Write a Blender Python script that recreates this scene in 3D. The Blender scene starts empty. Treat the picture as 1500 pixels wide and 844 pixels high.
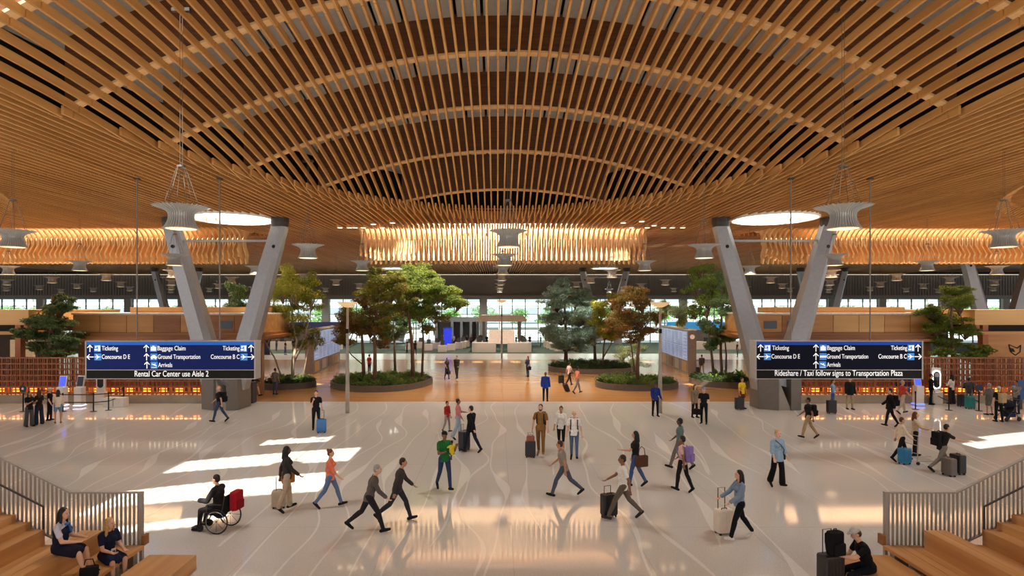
import bpy, math, random
from mathutils import Vector, Matrix, Euler
SC = bpy.context.scene
COL = SC.collection
PI = math.pi
F, CX, HY, CH, CAMX = 860.0, 728.0, 451.0, 5.7, -0.37
rng = random.Random(7)

# ---------------------------------------------------------------- placement
def flo(px, py, z=0.0):
    """point at height z seen at pixel px,py"""
    d = F * (CH - z) / (py - HY)
    return Vector(((px - CX) * d / F + CAMX, d, z))
def xat(px, d): return (px - CX) * d / F + CAMX
def zat(py, d): return CH + (HY - py) * d / F

# ---------------------------------------------------------------- materials
def lin(c):
    o = []
    for v in c[:3]:
        v = v / 255.0
        o.append(v / 12.92 if v <= .04045 else ((v + .055) / 1.055) ** 2.4)
    return (o[0], o[1], o[2], 1.0)
_mc = {}
def M(rgb, rough=.6, metal=0.0, var=.12, scale=6.0, name=None, stretch=(1, 1, 1), emit=0.0, emit_rgb=None, spec=.5, rgb2=None, bump=0.0, detail=3.0):
    key = (tuple(rgb), rough, metal, var, scale, stretch, emit, emit_rgb, spec, rgb2, bump)
    if key in _mc: return _mc[key]
    m = bpy.data.materials.new(name or 'surface'); m.use_nodes = True
    nt = m.node_tree; b = nt.nodes['Principled BSDF']
    c = lin(rgb)
    b.inputs['Roughness'].default_value = rough; b.inputs['Metallic'].default_value = metal
    b.inputs['Specular IOR Level'].default_value = spec
    tc = nt.nodes.new('ShaderNodeNewGeometry'); mp = nt.nodes.new('ShaderNodeMapping')
    mp.inputs['Scale'].default_value = stretch
    nt.links.new(tc.outputs['Position'], mp.inputs['Vector'])
    nz = nt.nodes.new('ShaderNodeTexNoise'); nz.inputs['Scale'].default_value = scale; nz.inputs['Detail'].default_value = detail
    nt.links.new(mp.outputs['Vector'], nz.inputs['Vector'])
    mx = nt.nodes.new('ShaderNodeMix'); mx.data_type = 'RGBA'
    if rgb2: c2 = lin(rgb2); c1 = c
    else:
        c1 = tuple(max(0, v * (1 - var)) for v in c[:3]) + (1,); c2 = tuple(min(1, v * (1 + var)) for v in c[:3]) + (1,)
    mx.inputs[6].default_value = c1; mx.inputs[7].default_value = c2
    rp = nt.nodes.new('ShaderNodeMapRange'); rp.inputs[1].default_value = .3; rp.inputs[2].default_value = .7
    nt.links.new(nz.outputs['Fac'], rp.inputs[0]); nt.links.new(rp.outputs[0], mx.inputs[0])
    nt.links.new(mx.outputs[2], b.inputs['Base Color'])
    if emit:
        b.inputs['Emission Color'].default_value = lin(emit_rgb or rgb); b.inputs['Emission Strength'].default_value = emit
        m.cycles.emission_sampling = 'NONE'
    if bump:
        bp = nt.nodes.new('ShaderNodeBump'); bp.inputs['Strength'].default_value = bump; bp.inputs['Distance'].default_value = .05
        nt.links.new(nz.outputs['Fac'], bp.inputs['Height']); nt.links.new(bp.outputs['Normal'], b.inputs['Normal'])
    _mc[key] = m
    return m
def wood(rgb, rgb2, along='y', rough=.45, scale=5.0, name='timber'):
    st = {'x': (.06, 1, 1), 'y': (1, .06, 1), 'z': (1, 1, .06)}[along]
    return M(rgb, rough, rgb2=rgb2, scale=scale, stretch=st, name=name, detail=6.0)

# ---------------------------------------------------------------- mesh builder
class MB:
    def __init__(s): s.v = []; s.f = []
    def add(s, vs, fs):
        o = len(s.v); s.v.extend(tuple(v) for v in vs); s.f.extend(tuple(i + o for i in f) for f in fs); return s
    def box(s, x0, y0, z0, x1, y1, z1):
        return s.add([(x0,y0,z0),(x1,y0,z0),(x1,y1,z0),(x0,y1,z0),(x0,y0,z1),(x1,y0,z1),(x1,y1,z1),(x0,y1,z1)],
                     [(0,3,2,1),(4,5,6,7),(0,1,5,4),(1,2,6,5),(2,3,7,6),(3,0,4,7)])
    def hexa(s, b, t):
        """b,t: 4 points each"""
        return s.add(list(b) + list(t), [(0,3,2,1),(4,5,6,7),(0,1,5,4),(1,2,6,5),(2,3,7,6),(3,0,4,7)])
    def bar(s, p0, p1, w0, h0=None, w1=None, h1=None, up=(0,0,1)):
        p0 = Vector(p0); p1 = Vector(p1); h0 = h0 or w0; w1 = w1 or w0; h1 = h1 or h0
        d = (p1 - p0).normalized(); u = Vector(up)
        if abs(d.dot(u)) > .98: u = Vector((0,1,0))
        sx = d.cross(u).normalized(); sy = sx.cross(d).normalized()
        def ring(p, w, h): return [p - sx*w/2 - sy*h/2, p + sx*w/2 - sy*h/2, p + sx*w/2 + sy*h/2, p - sx*w/2 + sy*h/2]
        return s.hexa(ring(p0, w0, h0), ring(p1, w1, h1))
    def tube(s, pts, rads, n=8, cap=True):
        pts = [Vector(p) for p in pts]
        if not isinstance(rads, (list, tuple)): rads = [rads] * len(pts)
        vs = []; fs = []
        prev = None
        for i, p in enumerate(pts):
            d = (pts[min(i+1, len(pts)-1)] - pts[max(i-1, 0)])
            d = d.normalized() if d.length > 1e-9 else Vector((0,0,1))
            if prev is None:
                a = Vector((0,0,1)) if abs(d.z) < .9 else Vector((1,0,0))
                sx = d.cross(a).normalized()
            else:
                sx = (prev - d * prev.dot(d)).normalized()
            prev = sx; sy = d.cross(sx)
            for k in range(n):
                t = 2*PI*k/n
                vs.append(p + (sx*math.cos(t) + sy*math.sin(t)) * rads[i])
        for i in range(len(pts)-1):
            for k in range(n):
                a = i*n+k; b = i*n+(k+1) % n
                fs.append((a, b, b+n, a+n))
        if cap:
            fs.append(tuple(range(n-1, -1, -1))); o = (len(pts)-1)*n; fs.append(tuple(range(o, o+n)))
        return s.add(vs, fs)
    def cap(s, p0, r0, p1, r1, n=10):
        """capsule with round ends"""
        p0 = Vector(p0); p1 = Vector(p1); d = p1 - p0; L = d.length
        d = d / L if L > 1e-6 else Vector((0,0,1))
        pts = []; rs = []
        for a in (90, 60, 30): t = math.radians(a); pts.append(p0 - d*r0*math.sin(t)); rs.append(max(r0*math.cos(t), r0*.02))
        pts.append(p0); rs.append(r0); pts.append(p1); rs.append(r1)
        for a in (30, 60, 90): t = math.radians(a); pts.append(p1 + d*r1*math.sin(t)); rs.append(max(r1*math.cos(t), r1*.02))
        return s.tube(pts, rs, n)
    def ell(s, c, r, rot=None, n=12, m=8):
        c = Vector(c); vs = []; fs = []
        for i in range(1, m):
            t = PI*i/m
            for k in range(n):
                p = 2*PI*k/n
                vs.append(Vector((r[0]*math.sin(t)*math.cos(p), r[1]*math.sin(t)*math.sin(p), r[2]*math.cos(t))))
        vs.append(Vector((0,0,r[2]))); vs.append(Vector((0,0,-r[2])))
        for i in range(m-2):
            for k in range(n):
                a = i*n+k; b = i*n+(k+1) % n
                fs.append((a, a+n, b+n, b))
        T = (m-1)*n
        for k in range(n):
            fs.append((T, k, (k+1) % n)); o = (m-2)*n; fs.append((T+1, o+(k+1) % n, o+k))
        if rot is not None: vs = [rot @ v for v in vs]
        return s.add([v + c for v in vs], fs)
    def lathe(s, prof, c=(0,0,0), n=24, close=False):
        vs = []; fs = []
        for r, z in prof:
            for k in range(n):
                t = 2*PI*k/n; vs.append((c[0]+r*math.cos(t), c[1]+r*math.sin(t), c[2]+z))
        for i in range(len(prof)-1):
            for k in range(n):
                a = i*n+k; b = i*n+(k+1) % n; fs.append((a, b, b+n, a+n))
        if close:
            fs.append(tuple(range(n-1, -1, -1))); o = (len(prof)-1)*n; fs.append(tuple(range(o, o+n)))
        return s.add(vs, fs)
    def prism(s, poly, z0, z1):
        n = len(poly)
        return s.add([(x,y,z0) for x,y in poly] + [(x,y,z1) for x,y in poly],
                     [tuple(range(n-1,-1,-1)), tuple(range(n,2*n))] + [(i,(i+1)%n,(i+1)%n+n,i+n) for i in range(n)])
    def prism_xz(s, poly, y0, y1):
        n = len(poly)
        return s.add([(x,y0,z) for x,z in poly] + [(x,y1,z) for x,z in poly],
                     [tuple(range(n)), tuple(range(2*n-1,n-1,-1))] + [(i,i+n,(i+1)%n+n,(i+1)%n) for i in range(n)])
    def rbox(s, x0, y0, z0, x1, y1, z1, r=.03, k=3):
        """box with rounded vertical edges and softened top"""
        poly = []
        for cx, cy, a0 in ((x1-r,y1-r,0),(x0+r,y1-r,90),(x0+r,y0+r,180),(x1-r,y0+r,270)):
            for i in range(k+1):
                t = math.radians(a0 + 90*i/k); poly.append((cx+r*math.cos(t), cy+r*math.sin(t)))
        n = len(poly); mx, my = (x0+x1)/2, (y0+y1)/2
        rings = [(z0, .93), (z0+r*.6, 1), (z1-r*.6, 1), (z1, .93)]
        vs = []; fs = []
        for z, sc in rings:
            ox = 1 - (1-sc)*2*r/(x1-x0)*4 if x1-x0 else 1
            for x, y in poly: vs.append((mx+(x-mx)*sc, my+(y-my)*sc, z))
        for i in range(3):
            for j in range(n): a = i*n+j; b = i*n+(j+1) % n; fs.append((a,b,b+n,a+n))
        fs.append(tuple(range(n-1,-1,-1))); fs.append(tuple(range(3*n,4*n)))
        return s.add(vs, fs)
    def xf(s, mat):
        s.v = [tuple(mat @ Vector(v)) for v in s.v]; return s
    def build(s, name, mat, parent=None, smooth=False, loc=None, recentre=False):
        if recentre:
            xs = [v[0] for v in s.v]; ys = [v[1] for v in s.v]; zs = [v[2] for v in s.v]
            loc = ((min(xs)+max(xs))/2, (min(ys)+max(ys))/2, min(zs))
            s.v = [(v[0]-loc[0], v[1]-loc[1], v[2]-loc[2]) for v in s.v]
        me = bpy.data.meshes.new(name); me.from_pydata(s.v, [], s.f); me.validate(); me.update()
        if mat: me.materials.append(mat)
        if smooth: me.polygons.foreach_set('use_smooth', [True]*len(me.polygons))
        o = bpy.data.objects.new(name, me); COL.objects.link(o)
        if parent: o.parent = parent
        if loc is not None: o.location = loc
        return o

def tag(o, label=None, cat=None, group=None, kind=None):
    if label: o['label'] = label
    if cat: o['category'] = cat
    if group: o['group'] = group
    if kind: o['kind'] = kind
    return o
def empty(name, loc=(0,0,0), rz=0.0, label=None, cat=None, group=None, kind=None):
    o = bpy.data.objects.new(name, None); COL.objects.link(o); o.empty_display_size = .2
    o.location = loc; o.rotation_euler = (0,0,rz)
    return tag(o, label, cat, group, kind)
_kids = {}
def kids(o): return [c for c in bpy.data.objects if c.parent == o]
def copy_tree(o, loc=None, rz=None, label=None, group=None, parent=None, tree=None):
    c = o.copy(); COL.objects.link(c)
    if parent: c.parent = parent
    if loc is not None: c.location = loc
    if rz is not None: c.rotation_euler = (0,0,rz)
    if label: c['label'] = label
    if group: c['group'] = group
    tree = tree if tree is not None else kids(o)
    for ch in tree:
        copy_tree(ch, parent=c)
    return c
ORD = ['first','second','third','fourth','fifth','sixth','seventh','eighth','ninth','tenth','eleventh','twelfth','thirteenth','fourteenth','fifteenth','sixteenth','seventeenth','eighteenth','nineteenth','twentieth','twenty-first','twenty-second','twenty-third','twenty-fourth','twenty-fifth']

# ---------------------------------------------------------------- common materials
JOIST = wood((210,160,95), (176,124,65), 'y', .5, 3.0, 'fir lattice timber')
GIRD = M((122,76,42), .55, rgb2=(90,54,28), scale=9, stretch=(.12,1,2.2), name='laminated timber')
GIRDB = wood((240,202,148), (228,184,126), 'x', .5, 4, 'timber flange')
DECK = M((196,194,188), .8, name='grey acoustic panel', var=.06)
BLACK = M((14,12,11), .8, name='matt black')
STEEL = M((160,162,166), .42, .55, name='grey painted steel', var=.05)
ROD = M((128,122,114), .5, .3, name='grey rod')
DSTEEL = M((70,66,62), .5, .4, name='dark steel', var=.08)
ALU = M((168,163,156), .4, .55, name='brushed aluminium', var=.08, scale=14)
WHITE = M((232,226,218), .5, name='white lacquer', var=.04)
FASC = wood((200,150,86), (176,124,64), 'x', .5, 3.0, 'kiosk timber')
FASC2 = wood((158,106,54), (132,82,40), 'x', .5, 3.0, 'dark kiosk timber')
FASC3 = wood((218,176,112), (200,154,90), 'x', .5, 3.0, 'pale kiosk timber')
REDW = wood((160,94,48), (122,68,32), 'z', .5, 4.0, 'cedar')
SEATW = wood((212,162,104), (184,130,76), 'y', .35, 4.0, 'bench timber')
RUB = M((24,23,22), .7, name='black rubber')
EXPOSURE, WORLD, SUN, WELL = -0.1, 1.3, 16.0, 180.0
UP, DOWN = 10.0, 600.0
# ================================================================ camera, sky, sun
cam = bpy.data.cameras.new('camera'); cam.sensor_width = 36; cam.lens = F/1500*36
cam.shift_x = (750-CX)/1500; cam.shift_y = (HY-422)/1500; cam.clip_end = 600
co = bpy.data.objects.new('camera', cam); COL.objects.link(co); co.location = (CAMX, 0, CH); co.rotation_euler = (PI/2, 0, 0)
SC.camera = co
vs = SC.view_settings; vs.view_transform = 'Standard'; vs.look = 'None'; vs.exposure = EXPOSURE; vs.gamma = 1; vs.use_curve_mapping = False
w = bpy.data.worlds.new('sky'); SC.world = w; w.use_nodes = True
bg = w.node_tree.nodes['Background']; bg.inputs['Color'].default_value = (.97, .98, 1.0, 1); bg.inputs['Strength'].default_value = WORLD
SC.cycles.use_denoising = True
SC.cycles.max_bounces = 8; SC.cycles.diffuse_bounces = 5; SC.cycles.glossy_bounces = 4; SC.cycles.transmission_bounces = 6
SC.cycles.sample_clamp_indirect = 6.0; SC.cycles.caustics_reflective = False; SC.cycles.caustics_refractive = False
SUN_DIR = Vector((0.10, 12.0, -14.0)).normalized()
sl = bpy.data.lights.new('sun', 'SUN'); sl.energy = SUN; sl.angle = math.radians(.6); sl.color = (1, .95, .86)
so = bpy.data.objects.new('sun', sl); COL.objects.link(so); so.rotation_euler = SUN_DIR.to_track_quat('-Z', 'Y').to_euler(); so.location = (0,0,40)
def area(name, loc, sx, sy, power, col=(1,.93,.82), rot=(0,0,0), spread=PI):
    l = bpy.data.lights.new(name, 'AREA'); l.shape = 'RECTANGLE'; l.size = sx; l.size_y = sy; l.energy = power; l.color = col; l.spread = spread
    o = bpy.data.objects.new(name, l); COL.objects.link(o); o.location = loc; o.rotation_euler = rot
    return o

# ================================================================ ceiling
Z0 = CH + 5.31; A, B, Y0 = 12.15, 19.8, 11.7
Z1 = CH + 5.62
PITCH = .333
GY = [Y0 + 3.46*(k) + .66 for k in range(-5, 6)]           # girder rows
DOMES = [0.0, -31.0, 31.0]
def g_of(x, y, cx): return 1 - ((x-cx)/A)**2 - ((y-Y0)/B)**2
def zb(x, y, cx=0.0): return Z0 + 3.55*g_of(x, y, cx)
def zdeck(x, y, cx=0.0): return CH + 7.25 + 2.69*max(g_of(x, y, cx), -.1)
def flat(y):
    t = min(1, max(0, (y-37)/9.0)); t = t*t*(3-2*t)
    return Z0 + (Z1-Z0)*t
SKY_C = [(-15.46, 33.5), (15.46, 33.5)]; SKY_R = 2.26
BACK_C = [(-14.3, 80.0), (14.3, 80.0), (-44.0, 80.0), (44.0, 80.0)]
OPEN = [(-8.9, 8.3, 3.3, 4.6), (22.6, 11.0, 3.6, 4.0)]       # roof glazing that the sun comes through
ceil = empty('ceiling', (0,0,0), kind='structure')

def strip_y(mb, x, w, segs, hfun0, hfun1):
    """a board along y as a chain of hexahedra; hfun give bottom/top heights"""
    for ys in segs:
        vs = []; fs = []
        for y in ys:
            b = hfun0(x, y); t = hfun1(x, y)
            vs += [(x-w/2,y,b),(x+w/2,y,b),(x+w/2,y,t),(x-w/2,y,t)]
        n = len(ys)
        for i in range(n-1):
            o = i*4
            for k in range(4): fs.append((o+k, o+(k+1)%4, o+4+(k+1)%4, o+4+k))
        fs.append((3,2,1,0)); o = (n-1)*4; fs.append((o,o+1,o+2,o+3))
        mb.add(vs, [tuple(reversed(f)) for f in fs])
def cut(y0, y1, step=1.2, gap=.022, rows=None):
    """split [y0,y1] at the girder rows, leaving a hairline gap"""
    rows = rows if rows is not None else GY
    ys = [y0] + [g for g in rows if y0+.2 < g < y1-.2] + [y1]
    out = []
    for a, b in zip(ys[:-1], ys[1:]):
        a2 = a + (gap if a != y0 else 0); b2 = b - (gap if b != y1 else 0)
        n = max(1, int(math.ceil((b2-a2)/step)))
        out.append([a2 + (b2-a2)*i/n for i in range(n+1)])
    return out
for cx in DOMES:
    for i in range(-36, 37):
        x = cx + i*PITCH
        if abs(x) > 34: continue
        q = 1 - ((x-cx)/A)**2
        if q <= .004: continue
        h = B*math.sqrt(q)
        ext = .75
        y0, y1 = max(Y0-h-ext, -7.5), Y0+h+ext
        if cx and abs(x) < 18.7: continue
        mb = MB(); strip_y(mb, x, .068, cut(y0, y1), lambda a, b: zb(a, b, cx)-.18, lambda a, b: zb(a, b, cx)+.03)
        if cx == 0: mb.build('joist', JOIST, ceil)
        else:
            if 'side' not in globals(): side = {}
            side.setdefault(cx, MB()).add(mb.v, mb.f)
for cx, mb in side.items(): tag(mb.build('neighbouring_vault_lattice', JOIST, ceil), kind='stuff')
# girders
for cx in DOMES:
    for gy in GY:
        q = 1 - ((gy-Y0)/B)**2
        if q <= 0: continue
        hx = A*math.sqrt(q) + .05
        n = 40; top = []; bot = []
        xs = [cx - hx + 2*hx*k/n for k in range(n+1)]
        if cx: xs = [x for x in xs if abs(x) < 35]
        mb = MB(); vs_ = []; fs_ = []
        for x in xs:
            b = zb(x, gy, cx)+.04; t = max(zdeck(x, gy, cx)+.1, b+.2)
            vs_ += [(x, gy-.11, b), (x, gy+.11, b), (x, gy+.11, t), (x, gy-.11, t)]
        for k in range(len(xs)-1):
            o = 4*k
            for j in range(4): fs_.append((o+j, o+4+j, o+4+(j+1)%4, o+(j+1)%4))
        fs_.append((0,1,2,3)); o = 4*(len(xs)-1); fs_.append((o+3,o+2,o+1,o))
        gd = mb.add(vs_, fs_).build('girder', GIRD, ceil)
        mb = MB(); vs_ = []; fs_ = []
        for x in xs:
            b = zb(x, gy, cx)+.0; t = zb(x, gy, cx)+.07
            vs_ += [(x, gy-.15, b), (x, gy+.15, b), (x, gy+.15, t), (x, gy-.15, t)]
        for k in range(len(xs)-1):
            o = 4*k
            for j in range(4): fs_.append((o+j, o+4+j, o+4+(j+1)%4, o+(j+1)%4))
        fs_.append((0,1,2,3)); o = 4*(len(xs)-1); fs_.append((o+3,o+2,o+1,o))
        mb.add(vs_, fs_).build('bottom_flange', GIRDB, gd)
# grey deck panels over the vaults, black slots between them, open where the roof glazing is
def in_open(x, y):
    return any(((x-ox)/rx)**2 + ((y-oy)/ry)**2 < 1 for ox, oy, rx, ry in OPEN)
deck = MB(); dark = MB()
for cx in DOMES:
    pw = .86
    k = -14
    for k in range(-18, 19):
        x0 = cx + k*pw; xm = x0 + pw/2
        if abs(xm) > 36: continue
        ys = [-9 + 1.73*j for j in range(25)]
        for a, b in zip(ys[:-1], ys[1:]):
            if g_of(xm, (a+b)/2, cx) < -.6 or (cx == 0 and abs(xm) > 15.4) or (cx and abs(xm) < 15.4): continue
            if in_open(xm, (a+b)/2): continue
            z = [zdeck(x0, a, cx), zdeck(x0+pw, a, cx), zdeck(x0+pw, b, cx), zdeck(x0, b, cx)]
            deck.hexa([(x0+.05,a,z[0]),(x0+pw-.05,a,z[1]),(x0+pw-.05,b,z[2]),(x0+.05,b,z[3])],
                      [(x0+.05,a,z[0]+.08),(x0+pw-.05,a,z[1]+.08),(x0+pw-.05,b,z[2]+.08),(x0+.05,b,z[3]+.08)])
            dark.hexa([(x0,a,z[0]+.3),(x0+pw,a,z[1]+.3),(x0+pw,b,z[2]+.3),(x0,b,z[3]+.3)],
                      [(x0,a,z[0]+.38),(x0+pw,a,z[1]+.38),(x0+pw,b,z[2]+.38),(x0,b,z[3]+.38)])
deck.build('deck_panels', DECK, ceil); dark.build('roof_membrane', BLACK, ceil)
# dark upstand that closes the rim of each vault between the flat ceiling and the deck
mb = MB(); N = 72
for cx in DOMES:
    for k in range(N):
        t0, t1 = 2*PI*k/N, 2*PI*(k+1)/N
        p = []
        for t in (t0, t1):
            p.append((cx + (A+.75)*math.cos(t), Y0 + (B+1.1)*math.sin(t)))
        if max(abs(p[0][0]), abs(p[1][0])) > 36: continue
        mb.add([(p[0][0],p[0][1],Z0+.06),(p[1][0],p[1][1],Z0+.06),(p[1][0],p[1][1],Z0+2.6),(p[0][0],p[0][1],Z0+2.6)], [(0,1,2,3)])
mb.build('vault_upstand', BLACK, ceil)
# flat slatted field
lat = MB(); backing = MB()
WELL_Y0, WELL_Y1 = 38.2, 44.0
def in_well(x): return abs(x) < 9.45 or 17.25 < abs(x) < 46
nx = int(64/PITCH)
for j in range(-nx, nx):
    x = (j+.5)*PITCH
    spans = [(-7.5, 93.8)]
    def sub(sp, a, b):
        o = []
        for s0, s1 in sp:
            if b <= s0 or a >= s1: o.append((s0, s1)); continue
            if a > s0: o.append((s0, a))
            if b < s1: o.append((b, s1))
        return o
    for cx in DOMES + [-62.0, 62.0]:
        q = 1 - ((x-cx)/A)**2
        if q > .0: h = B*math.sqrt(q); spans = sub(spans, Y0-h+.8, Y0+h-.8)
    if in_well(x): spans = sub(spans, WELL_Y0, WELL_Y1)
    for sx, sy in SKY_C:
        q = SKY_R**2 - (x-sx)**2
        if q > 0: spans = sub(spans, sy-math.sqrt(q), sy+math.sqrt(q))
    for sx, sy in BACK_C[:2]:
        q = 1.75**2 - (x-sx)**2
        if q > 0: spans = sub(spans, sy-math.sqrt(q), sy+math.sqrt(q))
    for a, b in spans:
        if b - a < .15: continue
        lim = abs(x)/ .86 - 6
        if b < lim: continue
        a = max(a, lim, -7.5)
        if b - a < .2: continue
        strip_y(lat, x, .075, cut(a, b, 6.0 if b < 36 else 3.0, rows=GY + [GY[-1]+3.46*k for k in range(1, 16)]), lambda p, q: flat(q)-.2, lambda p, q: flat(q)+.03)
lat.build('flat_lattice', JOIST, ceil)
# plywood soffit above the slats
ys = [-8 + 1.0*k for k in range(103)]
xs = [-112 + 1.0*k for k in range(225)]
vs_ = []; fs_ = []; idx = {}
def hole(x, y):
    for cx in DOMES + [-62.0, 62.0]:
        if g_of(x, y, cx) > -.10: return True
    if WELL_Y0 < y < WELL_Y1 and in_well(x): return True
    if 51 < y < 53 and (-9 < x < 4 or 11 < x < 21) and int(math.floor(x)) % 2: return True
    for sx, sy in SKY_C + BACK_C[:2]:
        if (x-sx)**2 + (y-sy)**2 < 2.9**2: return True
    return False
def vid(i, j):
    if (i, j) not in idx: idx[(i, j)] = len(vs_); vs_.append((xs[i], ys[j], flat(ys[j])+.12))
    return idx[(i, j)]
for i in range(len(xs)-1):
    for j in range(len(ys)-1):
        if not hole((xs[i]+xs[i+1])/2, (ys[j]+ys[j+1])/2):
            fs_.append((vid(i,j), vid(i,j+1), vid(i+1,j+1), vid(i+1,j)))
MB().add(vs_, fs_).build('soffit', wood((150,92,44), (120,70,32), 'y', .6, 2.0, 'soffit plywood'), ceil)
# round skylights above the columns: white drum with glazing bars
def skylight(c, r, zc, mull=True):
    t = empty('round_skylight', (c[0], c[1], zc), label=None)
    MB().lathe([(r, -.28), (r*1.0, 2.0), (r+.08, 2.0), (r+.08, -.28), (r, -.28)], n=48).build('drum', M((246,244,238), .6, var=.02, name='white drum'), t, True)
    mb = MB()
    for k in (-.5, 0, .5): mb.box(k*r*1.1-.03, -r, 1.7, k*r*1.1+.03, r, 1.8)
    mb.box(-r, -.03, 1.7, r, .03, 1.8); mb.build('glazing_bars', STEEL, t)
    # soffit ring that fills between the drum and the plywood
    MB().lathe([(r+.05, .0), (r+1.7, .14)], n=48).build('collar', JOIST, t)
    return t
for i, c in enumerate(SKY_C): tag(skylight(c, SKY_R, Z0), ['bright round skylight above the left branching column','bright round skylight above the right branching column'][i], 'skylight', 'round skylights')
for i, c in enumerate(BACK_C[:2]): tag(skylight(c, 1.75, Z1), ['small round skylight far back above the left trees','small round skylight far back right of the conifers'][i], 'skylight', 'round skylights')

# ================================================================ glowing fin curtains along the light wells
FINM = wood((236,198,142), (210,162,104), 'z', .45, 3.0, 'pale fin timber')
prof = [(37.7,5.28),(38.35,5.2),(38.8,4.9),(39.05,4.5),(39.02,4.1),(38.75,3.75),(38.6,3.5),(38.72,3.25),(38.62,2.97)]
wid = [.12,.16,.2,.22,.2,.18,.2,.18,.15]
def fin_mesh():
    mb = MB(); vs_ = []; fs_ = []
    for i, (y, z) in enumerate(prof):
        a = prof[max(i-1,0)]; b = prof[min(i+1,len(prof)-1)]
        ty, tz = b[0]-a[0], b[1]-a[1]; L = math.hypot(ty, tz); ny, nz = -tz/L, ty/L
        for sy, sx in ((-1,-1),(-1,1),(1,1),(1,-1)):
            vs_.append((sx*.05, y+ny*wid[i]*sy-38.6, CH+z+nz*wid[i]*sy-Z0))
    for i in range(len(prof)-1):
        o = 4*i
        for k in range(4): fs_.append((o+k, o+(k+1)%4, o+4+(k+1)%4, o+4+k))
    fs_.append((0,1,2,3)); o = 4*(len(prof)-1); fs_.append((o+3,o+2,o+1,o))
    return mb.add(vs_, fs_)
proto_fin = None
def curtain(x0, x1, label):
    global proto_fin
    t = empty('fin_curtain', ((x0+x1)/2, 38.6, Z0), label=label, cat='light baffle', group='glowing timber fin curtains')
    n = int(round((x1-x0)/PITCH)); cx = (x0+x1)/2
    for i in range(n+1):
        x = x0 + i*PITCH - cx
        if proto_fin is None:
            o = proto_fin = fin_mesh().build('fin', FINM, t)
        else:
            o = proto_fin.copy(); COL.objects.link(o); o.parent = t
        e = min(i, n-i); s = 1 - max(0, (5-e))*.035
        o.location = (x, -.12*math.sin(i*.9)*.5, 0); o.scale = (1, 1, s)
        # a rear row, half a pitch across and turned the other way
        mb_rear.append((x + cx + PITCH/2, 38.6+.9))
    return t
mb_rear = []
curtain(-9.32, 9.32, 'glowing curtain of curved timber fins across the middle, under the vault')
curtain(-36.0, -17.3, 'glowing curtain of curved timber fins at the left, behind the left column')
curtain(17.3, 36.0, 'glowing curtain of curved timber fins at the right, behind the right column')
fm = fin_mesh(); rear = MB()
for x, y in mb_rear:
    rear.add([(v[0]+x, y-v[1], v[2]+Z0) for v in fm.v], [tuple(reversed(f)) for f in fm.f])
tag(rear.build('rear_fin_row', FINM, ceil), kind='stuff')
well = MB()
for a, b in ((-9.6, 9.6), (-46, -17.2), (17.2, 46)):
    a2 = a + (3.0 if a > 15 else (.0 if a < -15 else 0)); b2 = b - (3.0 if b < -15 else 0)
    well.box(a2, WELL_Y1, CH+3.55, b2, WELL_Y1+.12, CH+9)  # pale back panel added as a bright backing behind the fin gaps
    for e0, e1 in ((a, a2), (b, b2)): well.hexa([(e0-.06,WELL_Y0+.2,CH+5.35),(e0+.06,WELL_Y0+.2,CH+5.35),(e1+.06,WELL_Y1+.12,CH+5.35),(e1-.06,WELL_Y1+.12,CH+5.35)], [(e0-.06,WELL_Y0+.2,CH+9),(e0+.06,WELL_Y0+.2,CH+9),(e1+.06,WELL_Y1+.12,CH+9),(e1-.06,WELL_Y1+.12,CH+9)])
    if a2 != a or b2 != b:
        q0, q1 = (a, a2) if a2 != a else (b2, b)
        well.box(q0, WELL_Y0+.2, CH+5.72, q1, WELL_Y1, CH+5.8)
    well.box(a, WELL_Y0-.1, CH+5.5, b, WELL_Y0, CH+9); well.box(a-.2, WELL_Y0-.1, CH+9, b+.2, WELL_Y1+.2, CH+9.1)  # unseen lid added on top to keep the sun out of the well
well.build('added_well_lining', wood((246,222,184), (234,204,160), 'z', .6, 3, 'well lining'), ceil)
for a, b in ((-9.6, 9.6), (-36, -17.2), (17.2, 36)):
    area('light_well_daylight', ((a+b)/2, 41.2, CH+7.6), b-a-.6, 3.6, WELL*(b-a)*(1 if a < 0 < b else 1.1), (1,.97,.92))
# small recessed downlights at the corners of the centre well
dl = M((255,226,180), .5, emit=6.0, name='downlight lens', var=0)
dls = [(520,340),(532,334),(547,329),(560,337),(575,327),(512,352),(498,348),(913,327),(925,335),(940,325),(948,338),(958,331),(972,339),(985,357),(1000,354),(1240,330)]
dls.sort()
for i, (px, py) in enumerate(dls):
    z = Z0-.25; d = F*(z-CH)/(HY-py)
    if d > 37.2: d = 37.2 - .0*i
    x = xat(px, d)
    t = empty('downlight', (x, d, z), label='small recessed downlight in the slatted ceiling, %s from the left of the %s cluster' % ((ORD[i], 'left') if i < 7 else (ORD[i-7], 'right')), cat='downlight', group='recessed downlights')
    MB().lathe([(.16,0),(.19,0),(.19,.06),(.16,.06)], n=16).build('trim_ring', WHITE, t, True)
    MB().lathe([(.001,.01),(.158,.01)], n=16).build('lens', dl, t)

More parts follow.
